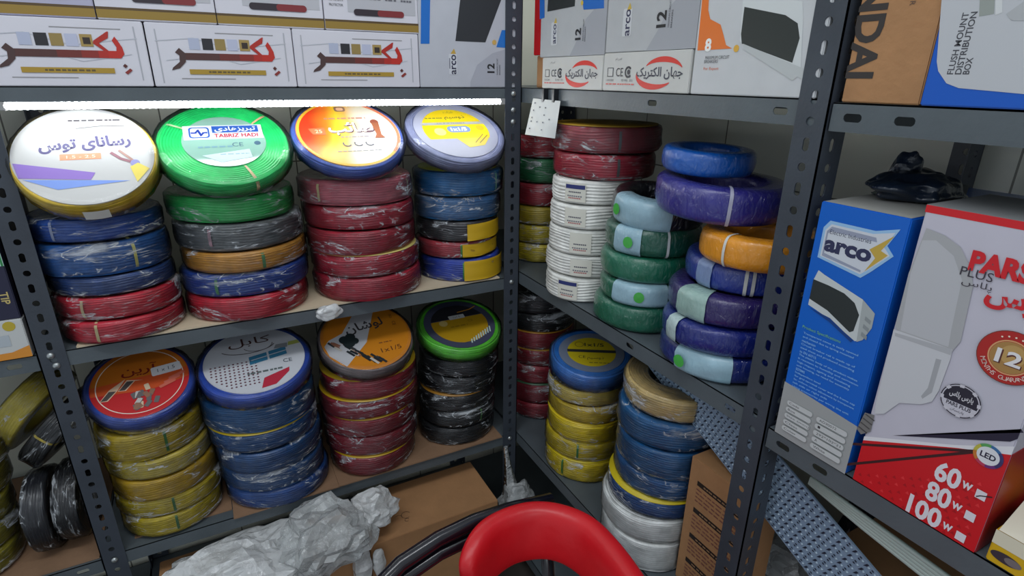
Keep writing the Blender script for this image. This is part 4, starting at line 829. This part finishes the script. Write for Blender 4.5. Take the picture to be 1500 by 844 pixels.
LN = ['Transparent cover is easily opened', 'and closed due to spring mounted', 'mechanism', 'Circuit breaker rail is made up of', 'steel sheet and produced according', 'to EN 60715', 'The plastic body of the product makes', 'it resistant to humidity and corrosion', 'high impact, ageing and insulating', 'unit housing, no need for assembly', 'screws', 'Independent level', 'for grid terminal cover and the frame cap', 'for uniform colour adjustment by transparent', 'left side or right side', 'Using accessories per wiring the unit']
for i, t in enumerate(LN):
    wd = min(.80, .0205 * len(t)) * W_; p.text(t, a0 + .12 * W_ + wd / 2, z0 + (.482 - .0158 * i) * H_, .0034, (150, 200, 236), w=wd)
for k, (s_, t_) in enumerate((('Code', 'AD30012'), ('Box', '1'), ('Size (mm)', '292*102*21'), ('Class', 'A'), ('Color', 'White'))):
    z = .165 - .030 * k; p.rrect(*X(.10, z - .011), *X(.46, z + .011), .003, (196, 198, 198)); p.text(s_, *X(.13 + .018 * len(s_), z), .0032, (80, 80, 84), w=.036 * len(s_) * W_)
    p.rrect(*X(.52, z - .015), *X(.92, z + .008), .003, (196, 198, 198)); p.text(t_, *X(.56 + .016 * len(t_), z - .003), .0034, (60, 60, 64), w=.032 * len(t_) * W_)
attach(p, r_)
q = MB(); q.poly = None
q.add([(.004, -.735, .6236), (.004, -.832, .6236), (.10, -.832, .6255), (.10, -.735, .6245), (.18, -.80, .640), (.18, -.74, .634)], [(0, 1, 2, 3), (3, 2, 4, 5)], mat('board_inside', (150, 150, 146), .7)); fit(q.build('lid_flap', r_), r_)
LW = mat('white_lilac_card', (196, 192, 204), .35, var=.02); LR = mat('red_card', (206, 26, 34), .32)
r_ = sbox('large white and red LED bulb box with 60, 80 and 100 watt tick list', .8435, .9720, .3036, .6400, LW, depth=.125, x=.003)
p = face_x(.003); a0, b0 = .8435, .9720
dz = lambda u, v: at_x0(u, v, .003)
p.poly([(a0, .3036), (b0, .3036), (b0, .4335), dz(1400, 652), (a0, .3645)], (226, 224, 228)); p.poly([(a0, .3036), (b0, .3036), (b0, .4240), dz(1400, 656), (a0, .3590)], LR)
p.poly([dz(1308, 638), dz(1500, 634), (b0, .4530), (b0, .4420), dz(1480, 647)], (36, 30, 52))
for u0, v0, u1, v1 in ((1245, 650, 1428, 661), (1235, 681, 1428, 662)): p.strip([dz(u0, v0), dz(u1, v1)], .0030, (60, 26, 28))
# triangle lattice pressed into the red area
for i in range(16):
    for j in range(13):
        u, v = 1248 + 12.5 * i + 6 * (j % 2) - 3 * j, 694 + 10.5 * j + 1.0 * i
        x, z = dz(u, v)
        if x > a0 + .002 and x < b0 - .004 and z > .3060 and v > 686 - (u - 1235) * .10: p.poly([(x - .0022, z - .0015), (x + .0022, z - .0015), (x, z + .0024)], (176, 20, 28) if (i + j) % 3 else (226, 52, 56)); p.k -= 1
p.k += 1
for t, (u, v), wd, hh in (('60', (1389, 696), .0235, .0245), ('80', (1375, 725), .0235, .0245), ('100', (1354, 749), .0335, .0245)):
    x, z = dz(u, v); p.text(t, x, z, hh, (226, 220, 226), w=wd, bold=.035)
for u, v in ((1417, 712), (1402, 742), (1388, 772)):
    x, z = dz(u, v); p.text('w', x, z, .0085, (226, 220, 226), w=.0092, bold=.02)
for k, (u, v) in enumerate(((1437, 725), (1421, 756), (1407, 786))):
    x, z = dz(u, v); p.rect(x - .0042, z - .0050, x + .0046, z + .0050, (224, 218, 224))
    if k == 0: p.strip([(x - .003, z - .004), (x + .0, z - .001), (x + .009, z + .004)], .0012, (40, 34, 40))
x, z = dz(1448, 668); 
for k, c in enumerate(((60, 60, 110), (60, 110, 160), (90, 160, 90), (190, 180, 70), (200, 120, 50), (190, 60, 90), (110, 50, 120), (60, 50, 100))): p.arc(x, z, .0108, 45 * k, 45 * k + 46, .0035, c, n=5); p.k -= 1
p.k += 1; p.disc(x, z, .0095, (222, 222, 226), n=24); p.text('LED', x, z, .0062, (40, 38, 60), w=.013, bold=.03)
# pictured bulb
BT = lambda *ps: [dz(u, v) for u, v in ps]
p.poly(BT((1358, 334), (1385, 345), (1408, 362), (1424, 395), (1426, 420), (1408, 500), (1395, 515), (1318, 488), (1312, 478), (1332, 400)), (170, 170, 172)); p.poly(BT((1352, 352), (1372, 352), (1398, 375), (1410, 410), (1395, 480), (1390, 508), (1320, 484), (1335, 400)), (186, 186, 190))
p.poly(BT((1310, 482), (1396, 512), (1393, 526), (1376, 572), (1366, 588), (1350, 592), (1318, 590), (1296, 606), (1282, 606), (1284, 590)), (200, 200, 204)); p.poly(BT((1372, 525), (1380, 527), (1366, 575), (1352, 584), (1350, 580), (1360, 568)), (166, 166, 170)); p.poly(BT((1394, 511), (1396, 514), (1393, 520), (1312, 492), (1312, 487)), (176, 176, 180))
p.poly(BT((1268, 604), (1282, 608), (1276, 632), (1262, 636), (1256, 628)), (120, 118, 116))
for k in range(4): x, z = dz(1276 - 3.5 * k, 611 + 6 * k); p.strip([(x - .006, z + .001), (x + .005, z - .002)], .0016, (74, 72, 72))
x, z = dz(1456, 390); p.text('PARS', x + .006, z + .0010, .0205, (206, 26, 36), w=.050, bold=.05, rot=0); x, z = dz(1430, 401); p.text('PLUS', x + .001, z, .0088, (60, 54, 64), w=.027)
x, z = dz(1428, 417); p.text(fa('پلاس'), x + .002, z, .0085, (60, 54, 64), w=.025); x, z = dz(1478, 437); p.text(fa('پارس'), x + .0115, z - .002, .027, (206, 26, 36), w=.058, bold=.04)
x, z = dz(1480, 524)
p.disc(x, z, .0262, (120, 50, 40)); p.disc(x, z, .0255, (176, 34, 28)); p.arc(x, z, .0165, 0, 360, .0012, (214, 160, 110), n=40); p.disc(x, z, .0155, (170, 128, 70)); p.disc(x + .002, z + .003, .010, (190, 152, 90)); p.text('12', x, z - .001, .0145, (90, 40, 34), w=.0215, bold=.055); p.text('12', x - .0005, z - .0003, .0142, (230, 226, 226), w=.0205, bold=.025)
for i, ch in enumerate('MONTHS GUARANTEE'):
    t = math.radians(205 + 130 * i / 15)
    if ch != ' ': p.text(ch, x + .0208 * math.cos(t), z + .0208 * math.sin(t), .0042, (226, 200, 190), rot=t + PI / 2); p.k -= 1
for i in range(5): t = math.radians(60 + 15 * i); p.disc(x + .0205 * math.cos(t), z + .0205 * math.sin(t), .0009, (240, 220, 200), n=6); p.k -= 1
p.k += 2
x, z = dz(1408, 587)
p.disc(x, z, .0176, (40, 36, 50)); p.disc(x, z, .0166, (200, 196, 206)); p.disc(x, z, .0156, (40, 36, 50))
p.poly([(x - .0156 * math.cos(math.radians(t)), z - .0156 * math.sin(math.radians(t))) for t in range(12, 169, 12)], (200, 196, 206))
for k in range(8): p.arc(x, z, .0160, 45 * k, 45 * k + 14, .0030, (204, 200, 208), n=4); p.k -= 1
p.k += 1; p.text(fa('پارس پلاس'), x, z + .0045, .0080, (220, 216, 222), w=.021, bold=.02); p.text('PARS PLUS', x, z - .0058, .0042, (40, 36, 50), w=.022, bold=.02); p.text(fa('پارسیان'), x, z - .0115, .0036, (60, 54, 64), w=.012)
attach(p, r_)
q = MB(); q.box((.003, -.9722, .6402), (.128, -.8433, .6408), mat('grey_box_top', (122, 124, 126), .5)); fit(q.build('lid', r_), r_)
q = MB(); q.box((.0028, -.9722, .6330), (.006, -.8433, .6404), LR); fit(q.build('lid_edge', r_), r_)
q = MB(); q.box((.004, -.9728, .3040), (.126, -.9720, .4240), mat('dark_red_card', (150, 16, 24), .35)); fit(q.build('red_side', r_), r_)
r_ = sbox('small yellow and white box with a dark picture, bottom right corner of the photo', .9810, 1.10, .3036, .3420, mat('yellow_card', (214, 170, 24), .4), depth=.14, x=.004)
p = face_x(.004); x, z = at_x0(1470, 822); p.rect(.9812, .3260, 1.0995, .3418, (222, 214, 190)); p.disc(x, z, .0125, (60, 50, 60), ry=.0055); p.disc(x + .006, z, .007, (120, 110, 110), ry=.004); attach(p, r_)
q = MB(); q.add([(.004, -.983, .3422), (.004, -1.098, .3422), (.05, -1.098, .372), (.05, -.983, .368)], [(0, 1, 2, 3)], mat('cream_flap', (214, 206, 186), .6)); fit(q.build('open_flap', r_), r_)

# far-left unit boxes
r_ = carton('white box with orange base stripe and yellow sticker, far left shelf', 'box', (-1.25, .002, ZM + .0004), (-.9455, .24, .3700), mat('white_card_c', (196, 198, 196), .45))
p = face_y(.002); p.poly([(-1.25, .3013), (-.9457, .3013), (-.9457, .322), (-.97, .3135), (-1.25, .309)], (214, 140, 50)); p.disc(-.9640, .3600, .0085, (186, 164, 50), n=20); p.rect(-1.0, .325, -.968, .345, (176, 184, 190)); attach(p, r_)
r_ = carton('dark navy box with gold TIP lettering, standing on the white box at far left', 'box', (-1.25, .006, .3704), (-.9465, .22, .62), mat('navy_card', (34, 34, 60), .35))
p = face_y(.006); p.rect(-1.25, .462, -.9467, .618, (176, 206, 196)); p.strip([(-.9490, .462), (-.9490, .615)], .003, (40, 130, 70)); x, z = at_y0(4, 440); p.text('TIP', -.9585, .408, .011, (196, 176, 110), rot=-PI / 2, bold=.02); p.text('OF', -.9700, .44, .011, (196, 176, 110), rot=-PI / 2); attach(p, r_)

# ------------------------------------------------------------------ loose coils on the far-left lower shelf
ZA = ZL - .003
def loose(label, loc, r, h, c, rot, seed, **k):
    return coil(label, 'loose wire coils at the far left', loc, r, h, c, wrap=k.pop('wrap', 0), seed=seed, tilt=rot, **k)
loose('yellow coil leaning on its edge, high at far left under the steel shelf', (-1.000, .165, .112), .088, .052, (190, 172, 30), (-.30, -.85, 0), 301, wrap='hazy')
loose('black coil leaning on its edge, just below the yellow one at far left', (-.958, .150, .066), .086, .044, BK, (-.30, -.80, 0), 302, ties=[(A, (180, 160, 60))])
loose('black coil standing on edge with gold rim, beside the leaning post at far left', (-.9980, .118, ZA + .083), .082, .044, BK, (0, PI / 2, -.10), 303, ties=[(A + .9, (170, 160, 90))])
loose('black coil standing on edge, second from the leaning post at far left', (-1.0460, .110, ZA + .083), .082, .042, (20, 22, 32), (0, PI / 2, -.06), 304)
for k in range(5):
    loose(['yellow-green coil lowest at the far left photo edge', 'yellow-green coil second up at the far left photo edge', 'yellow-green coil third up at the far left photo edge', 'yellow-green coil fourth up at the far left photo edge', 'yellow-green coil topmost of the pile at the far left photo edge'][k], (-1.165 + .006 * k, .105, ZA + .002 + .055 * k), .085, .052, (150, 140, 30), None, 310 + k)

# ------------------------------------------------------------------ note pad clipped on the side shelf
r_ = thing('note_sheet', 'small white handwritten note sheet hanging from the right top shelf by black clips', 'note', (0, 0, 0))
mb = MB(); vs = []; fs = []; PTS = [(772, 147), (820, 150), (765, 199), (806, 203)]
n = 10
for j in range(n + 1):
    t = j / n
    for i in range(n + 1):
        s_ = i / n; u = (1 - t) * (781 + s_ * 40) + t * (769 + s_ * 44); v = (1 - t) * (144 + s_ * 4) + t * (197 + s_ * 6)
        xx = -.006 - .020 * t - .012 * math.sin(PI * s_) * t + .016 * max(0, t - .6) * s_; yz = at_x0(u, v, xx); vs.append((xx, -yz[0], yz[1]))
for j in range(n):
    for i in range(n): fs.append((j * (n + 1) + i, j * (n + 1) + i + 1, (j + 1) * (n + 1) + i + 1, (j + 1) * (n + 1) + i))
mb.add(vs, fs, ink((205, 207, 205), .8), True); mb.build('paper', r_)
mb = MB(); rr = random.Random(3)
for i, j in ((1, 1), (1, 3), (1, 5), (1, 6), (5, 2), (5, 4), (5, 6), (5, 8), (3, 2), (7, 5), (1, 8), (3, 6)):
    a = Vector(vs[j * (n + 1) + i]); b = Vector(vs[j * (n + 1) + i + 1]); c = Vector(vs[(j + 1) * (n + 1) + i]); nn = Vector((-.0012, 0, 0))
    mb.add([a + nn, a + (b - a) * .4 + nn, a + (b - a) * .4 + (c - a) * .35 + nn, a + (c - a) * .35 + nn], [(0, 1, 2, 3)], ink((80, 84, 96)))
mb.build('handwriting', r_)
for u in (795, 810):
    y_, z_ = at_x0(u, 146, -.008); mb = MB(); mb.box((-.0085, -y_ - .0045, z_ - .006), (.004, -y_ + .0045, ZRT - .0005), ink((26, 28, 32)), bev=.001); mb.build('clip', r_)

# ------------------------------------------------------------------ plastic bags
def crumple(label, c, size, seed, m, rot=0.0, floor=None, name='plastic_bag', sub=4, amp=1.0, smooth=False, cat='plastic bag', group=None, knot=None):
    bm = bmesh.new(); bmesh.ops.create_icosphere(bm, subdivisions=sub, radius=1); off = Vector((seed * 7.3, seed * 3.1, seed))
    def ridge(q_): return 1 - 2 * abs(noise.noise(q_))
    for v in bm.verts:
        p = v.co.copy(); d = 1 + amp * .30 * noise.noise(p * 1.6 + off)
        p = Vector((math.copysign(abs(p.x) ** .72, p.x), math.copysign(abs(p.y) ** .72, p.y), p.z)) * d
        p = Vector((p.x * size[0], p.y * size[1], p.z * size[2])); nn = v.co.normalized()
        q_ = Vector((p.x * 16, p.y * 26, p.z * 26)) + off
        v.co = p + nn * amp * min(size) * (.34 * ridge(q_) + .20 * ridge(q_ * 2.1 + off) - .16)
    M = Matrix.Rotation(rot, 4, 'Z'); bm.transform(Matrix.Translation(c) @ M)
    if floor is not None:
        for v in bm.verts:
            if v.co.z < floor: v.co.z = floor + (v.co.z - floor) * .02
    mb = MB(); mb.bm(bm, m, smooth=smooth); return tag(mb.build(name), label, cat, group)
ZC = -.250
r_ = carton('large brown carton with faint pen marks on its lid, under the lower shelf', 'carton', (-.438, -.112, -.515), (-.112, .062, ZC), CARD, 'carton_box')
p = Print((0, 0, ZC), (1, 0, 0), (0, 1, 0))
p.arc(-.335, -.055, .011, 20, 300, .0012, (70, 52, 40)); p.arc(-.338, -.072, .005, 0, 300, .0012, (70, 52, 40)); p.strip([(-.36, -.05), (-.352, -.048), (-.345, -.053)], .0012, (70, 52, 40)); p.scribble(-.405, -.37, -.03, .002, (90, 66, 48), 5, 61); attach(p, r_, 'pen_marks')
r_ = carton('second brown carton under the plastic bags, beside the carton with pen marks', 'carton', (-.86, -.105, -.515), (-.444, .06, ZC - .004), CARD, 'carton_box')
G = 'loose plastic bags on the cartons'
crumple('large milky white plastic bag bundle at the bottom left, on the carton', (-.725, -.092, -.212), (.140, .080, .040), 1, BAG, .05, ZC, group=G)
crumple('crumpled clear plastic bag in the middle of the bag heap on the cartons', (-.530, -.088, -.205), (.085, .070, .055), 2, BAG_CLEAR, .2, ZC, group=G)
crumple('crinkled bag lying on top right of the heap, against the shelf edge', (-.415, -.062, -.195), (.050, .042, .034), 3, BAG, .5, ZC + .02, group=G)
crumple('flat silvery bag hanging over the front edge of the carton', (-.462, -.128, -.285), (.020, .012, .065), 4, BAG, .1, None, group=G, amp=.5)
crumple('small silver pouch lying at the left corner of the marked carton', (-.425, -.128, -.290), (.014, .010, .035), 5, BAG, .3, None, group=G, amp=.5)
crumple('flattened white bag at the very bottom left in front of the bundle', (-.690, -.150, -.255), (.110, .050, .028), 6, BAG, -.05, -.285, group=G, amp=.7)
crumple('clear plastic bag hanging in the gap behind the red chair', (-.024, -.052, -.345), (.044, .034, .062), 7, BAG_CLEAR, 0, None, amp=.8)
crumple('twisted scrap of clear film hanging over the lit shelf edge below red coils', (-.455, -.012, .296), (.024, .009, .014), 14, BAG, .1, None, amp=1.0, sub=5)
# gathered neck of that bag
mb = MB(); vs = []; fs = []; n = 28
for j in range(13):
    t = j / 12
    for i in range(n):
        a = 2 * PI * i / n; rr_ = (.006 + .030 * t ** 1.6) * (1 + .35 * math.sin(5 * a + 2 * t) * t); vs.append((-.047 + .022 * t + rr_ * math.cos(a), -.028 - .012 * t + rr_ * .7 * math.sin(a), -.165 - .22 * t))
for j in range(12):
    for i in range(n): fs.append((j * n + i, j * n + (i + 1) % n, (j + 1) * n + (i + 1) % n, (j + 1) * n + i))
mb.add(vs, fs, BAG_CLEAR, True); tag(mb.build('plastic_bag'), 'twisted clear film hanging from the foot of the middle post', 'plastic bag')
crumple('clear plastic bag on the lower right shelf, under the embossed panel', (.235, -.670, -.085), (.065, .050, .045), 8, BAG_CLEAR, .2, ZRL + .001)
crumple('black plastic bag bunched up on top of the tall blue box', (.120, -.770, .636), (.058, .038, .014), 9, mat('black_bag', (22, 34, 52), .25, spec=.8, bump=.3, bscale=40), .1, .6260, sub=5, amp=1.3, smooth=True, name='black_bag_bundle')
knot = crumple('', (.125, -.752, .652), (.014, .012, .024), 19, mat('black_bag', (22, 34, 52)), .3, None, name='bag_knot', amp=1.0)
for k_ in ('label', 'category'): del knot[k_]
knot.parent = bpy.data.objects['black_bag_bundle']

# ------------------------------------------------------------------ panels, strips and cartons on the lower right shelves
PX = .066
p0, p1, p2, p3 = [Vector((PX, -a, b)) for a, b in (at_x0(950, 537, PX), at_x0(1185, 843, PX), at_x0(1281, 843, PX), at_x0(1145, 674, PX))]
dirv = (p1 - p0).normalized(); side = Vector((1, 0, 0)).cross(dirv).normalized()
wid = abs((p3 - p1).dot(side)); side = side if (p3 - p1).dot(side) > 0 else -side
r_ = thing('perforated_panel', 'long blue-grey embossed panel leaning diagonally behind the right post', 'panel', p0)
mb = MB(); Lp = (p1 - p0).length + .05; S0 = -.03; PBL = mat('blue_grey_plastic', (136, 158, 182), .45, var=.05); PDK = mat('dark_dash', (34, 42, 60), .5)
nx = Vector((-1, 0, 0))
def pp(s_, t_, d): return dirv * s_ + side * t_ + nx * d
vs = [pp(S0, 0, 0), pp(Lp, 0, 0), pp(Lp, wid, 0), pp(S0, wid, 0), pp(S0, 0, -.003), pp(Lp, 0, -.003), pp(Lp, wid, -.003), pp(S0, wid, -.003)]
mb.add(vs, [(0, 1, 2, 3), (7, 6, 5, 4), (0, 4, 5, 1), (1, 5, 6, 2), (2, 6, 7, 3), (3, 7, 4, 0)], PBL); mb.build('sheet', r_)
mb = MB(); mc = MB(); NR = 9; step = .0135; i = 0; s_ = S0 + .006
while s_ < Lp - .008:
    for j in range(NR):
        t_ = wid * (j + .5) / NR; hw = wid / NR * .36
        if i % 2 == 0: mb.add([pp(s_, t_ - hw, .0006), pp(s_ + .0032, t_ - hw * .2, .0006), pp(s_ + .0042, t_ + hw, .0006), pp(s_ + .0012, t_ + hw * .7, .0006)], [(0, 1, 2, 3)], PDK)
        else:
            for q_ in (-.5, .5):
                tt = t_ + q_ * hw; mb.add([pp(s_, tt - hw * .3, .0006), pp(s_ + .003, tt - hw * .3, .0006), pp(s_ + .003, tt + hw * .2, .0006), pp(s_, tt + hw * .2, .0006)], [(0, 1, 2, 3)], PDK)
        a_, b_ = s_ + .006, t_; e = .0016
        mc.add([pp(a_ - e, b_ - e, .0004), pp(a_ + e, b_ - e, .0004), pp(a_ + e, b_ + e, .0004), pp(a_ - e, b_ + e, .0004), pp(a_, b_, .0022)], [(0, 1, 4), (1, 2, 4), (2, 3, 4), (3, 0, 4)], mat('pale_stud', (176, 196, 212), .35))
    s_ += step * .72; i += 1
mb.build('slots', r_); mc.build('studs', r_)
# bundle of pale plastic strips
a_, b_ = (Vector((.05, -q[0], q[1])) for q in (at_x0(1188, 700, .05), at_x0(1395, 850, .05)))
r_ = thing('plastic_strips', 'bundle of pale translucent ribbed strips below the right box shelf', 'plastic strips', a_)
d_ = (b_ - a_).normalized(); sd = Vector((1, 0, 0)).cross(d_).normalized()
PST = mat('pale_green_strip', (190, 204, 196), .3)
for k in range(5):
    mb = MB(); o_ = sd * (.0054 * k * (1 if sd.z < 0 else -1)); mb.tube([o_ * .4, o_ * .75 + d_ * .08, o_ + d_ * (b_ - a_).length, o_ + d_ * .40], [.0034] * 4, PST, 8); mb.build('strip', r_)
r_ = carton('brown carton with rows of printed lines, standing left of the right post foot', 'carton', (0, 0, 0), (.070, .135, .280), CARD, 'carton_box')
r_.location = (.052, -.692, ZRL + .0008); r_.rotation_euler = (0, 0, 0)
for ch in r_.children: ch.matrix_parent_inverse = Matrix.Identity(4)
p = Print((0, .135, 0), (0, -1, 0), (0, 0, 1))
for k in range(4):
    z = .235 - .058 * k; p.rect(.020, z - .005, .125, z + .005, (40, 32, 30))
    for j in range(4): p.scribble(.020, .125, z - .013 - .008 * j, .0028, (130, 80, 70), 9, 70 + k * 4 + j)
    p.scribble(.035, .115, z, .003, (150, 116, 84), 9, 90 + k)
p.build('front_print', r_)
r_ = carton('brown carton with black curved line, on the shelf below the strips', 'carton', (.14, -.99, ZRL + .0008), (.34, -.775, .085), CARD, 'carton_box')
p = face_x(.14); p.arc(.87, .02, .05, 100, 200, .003, (40, 32, 28)); p.arc(.876, .02, .05, 100, 200, .002, (40, 32, 28)); attach(p, r_)
crumple('dark plastic sack against the wall behind the strips', (.315, -.738, .0), (.045, .028, .13), 12, mat('dark_sack', (30, 36, 40), .35, bump=.3, bscale=40), 0, ZRL + .001, amp=.7)

# ------------------------------------------------------------------ chair
CH = thing('tub_chair', 'red leather tub chair with black tubular arm, at the bottom of the photo', 'chair', (-.40, -.76, FLOOR))
inv = Matrix.Translation(CH.location).inverted()
REDL = mat('red_leather', (196, 14, 26), .38, var=.08, vscale=12, bump=.12, bscale=35)
curve = [(-.408, -.598), (-.396, -.583), (-.378, -.568), (-.352, -.5545), (-.318, -.5475), (-.283, -.5515), (-.253, -.5665), (-.230, -.590), (-.2165, -.620), (-.2125, -.655), (-.2150, -.695), (-.2225, -.740), (-.234, -.79), (-.252, -.85), (-.285, -.91), (-.34, -.955), (-.40, -.972)]
n = len(curve); mb = MB(); vs = []; fs = []; m = 16
for i, (x, y) in enumerate(curve):
    q0, q1 = curve[max(0, i - 1)], curve[min(n - 1, i + 1)]; d = Vector((q1[0] - q0[0], q1[1] - q0[1], 0)).normalized(); out = Vector((-d.y, d.x, 0))
    t = i / (n - 1); e = min(1, (i + .35) / 3.2, (n - .65 - i) / 3.2); hgt = .088 * (.35 + .65 * math.sin(PI / 2 * e)) ; th = .019 * (.55 + .45 * math.sin(PI / 2 * e)); ztop = .152 - .030 * (1 - math.sin(PI / 2 * e))
    for k in range(m):
        a = 2 * PI * k / m; c, s_ = math.cos(a), math.sin(a)
        off = math.copysign(abs(c) ** .7, c) * th; zz = math.copysign(abs(s_) ** .6, s_) * hgt / 2
        wr = .0012 * math.sin(i * 2.4 + zz * 30)
        lean = .16 * (zz - hgt / 2)
        vs.append(Vector((x, y, ztop - hgt / 2 + zz)) + out * (off + wr + lean))
for i in range(n - 1):
    for k in range(m): fs.append((i * m + k, i * m + (k + 1) % m, (i + 1) * m + (k + 1) % m, (i + 1) * m + k))
fs += [tuple(range(m - 1, -1, -1)), tuple(range((n - 1) * m, n * m))]
mb.add(vs, fs, REDL, True); o = mb.build('backrest', CH); o.matrix_parent_inverse = inv
sm = o.modifiers.new('smooth', 'SUBSURF'); sm.levels = 1; sm.render_levels = 2
BT_ = mat('black_tube', (20, 18, 26), .22, coat=.3)
mb = MB(); mb.tube([(-.225, -.528, .118), (-.30, -.524, .126), (-.36, -.5265, .131), (-.42, -.533, .130), (-.48, -.544, .122), (-.535, -.560, .100), (-.575, -.580, .060), (-.598, -.600, .0), (-.605, -.612, -.08), (-.605, -.620, -.16)], .0115, BT_, 12); o = mb.build('armrest', CH); o.matrix_parent_inverse = inv
mb = MB(); mb.tube([(-.24, -.535, .090), (-.30, -.530, .100), (-.36, -.531, .106), (-.42, -.537, .106), (-.48, -.548, .098), (-.535, -.564, .075), (-.57, -.580, .030), (-.585, -.60, -.05), (-.59, -.615, -.15)], .010, BT_, 10); o = mb.build('arm_rail', CH); o.matrix_parent_inverse = inv
mb = MB(); mb.tube([(-.25, -.94, .05), (-.33, -.99, .06), (-.42, -1.0, .055), (-.52, -.99, .03), (-.58, -.96, -.05), (-.59, -.93, -.16)], .0115, BT_, 12); o = mb.build('armrest', CH); o.matrix_parent_inverse = inv
mb = MB(); mb.box((-.60, -.95, -.19), (-.235, -.585, -.125), REDL, bev=.02); o = mb.build('seat', CH); o.matrix_parent_inverse = inv
for pts in (((-.60, -.615, -.15), (-.615, -.60, FLOOR)), ((-.59, -.93, -.15), (-.61, -.955, FLOOR)), ((-.245, -.545, .09), (-.245, -.59, -.16), (-.225, -.575, FLOOR)), ((-.245, -.93, .07), (-.245, -.93, -.16), (-.225, -.955, FLOOR))):
    mb = MB(); mb.tube([tuple(q_) for q_ in pts], .011, BT_, 10); o = mb.build('leg', CH); o.matrix_parent_inverse = inv
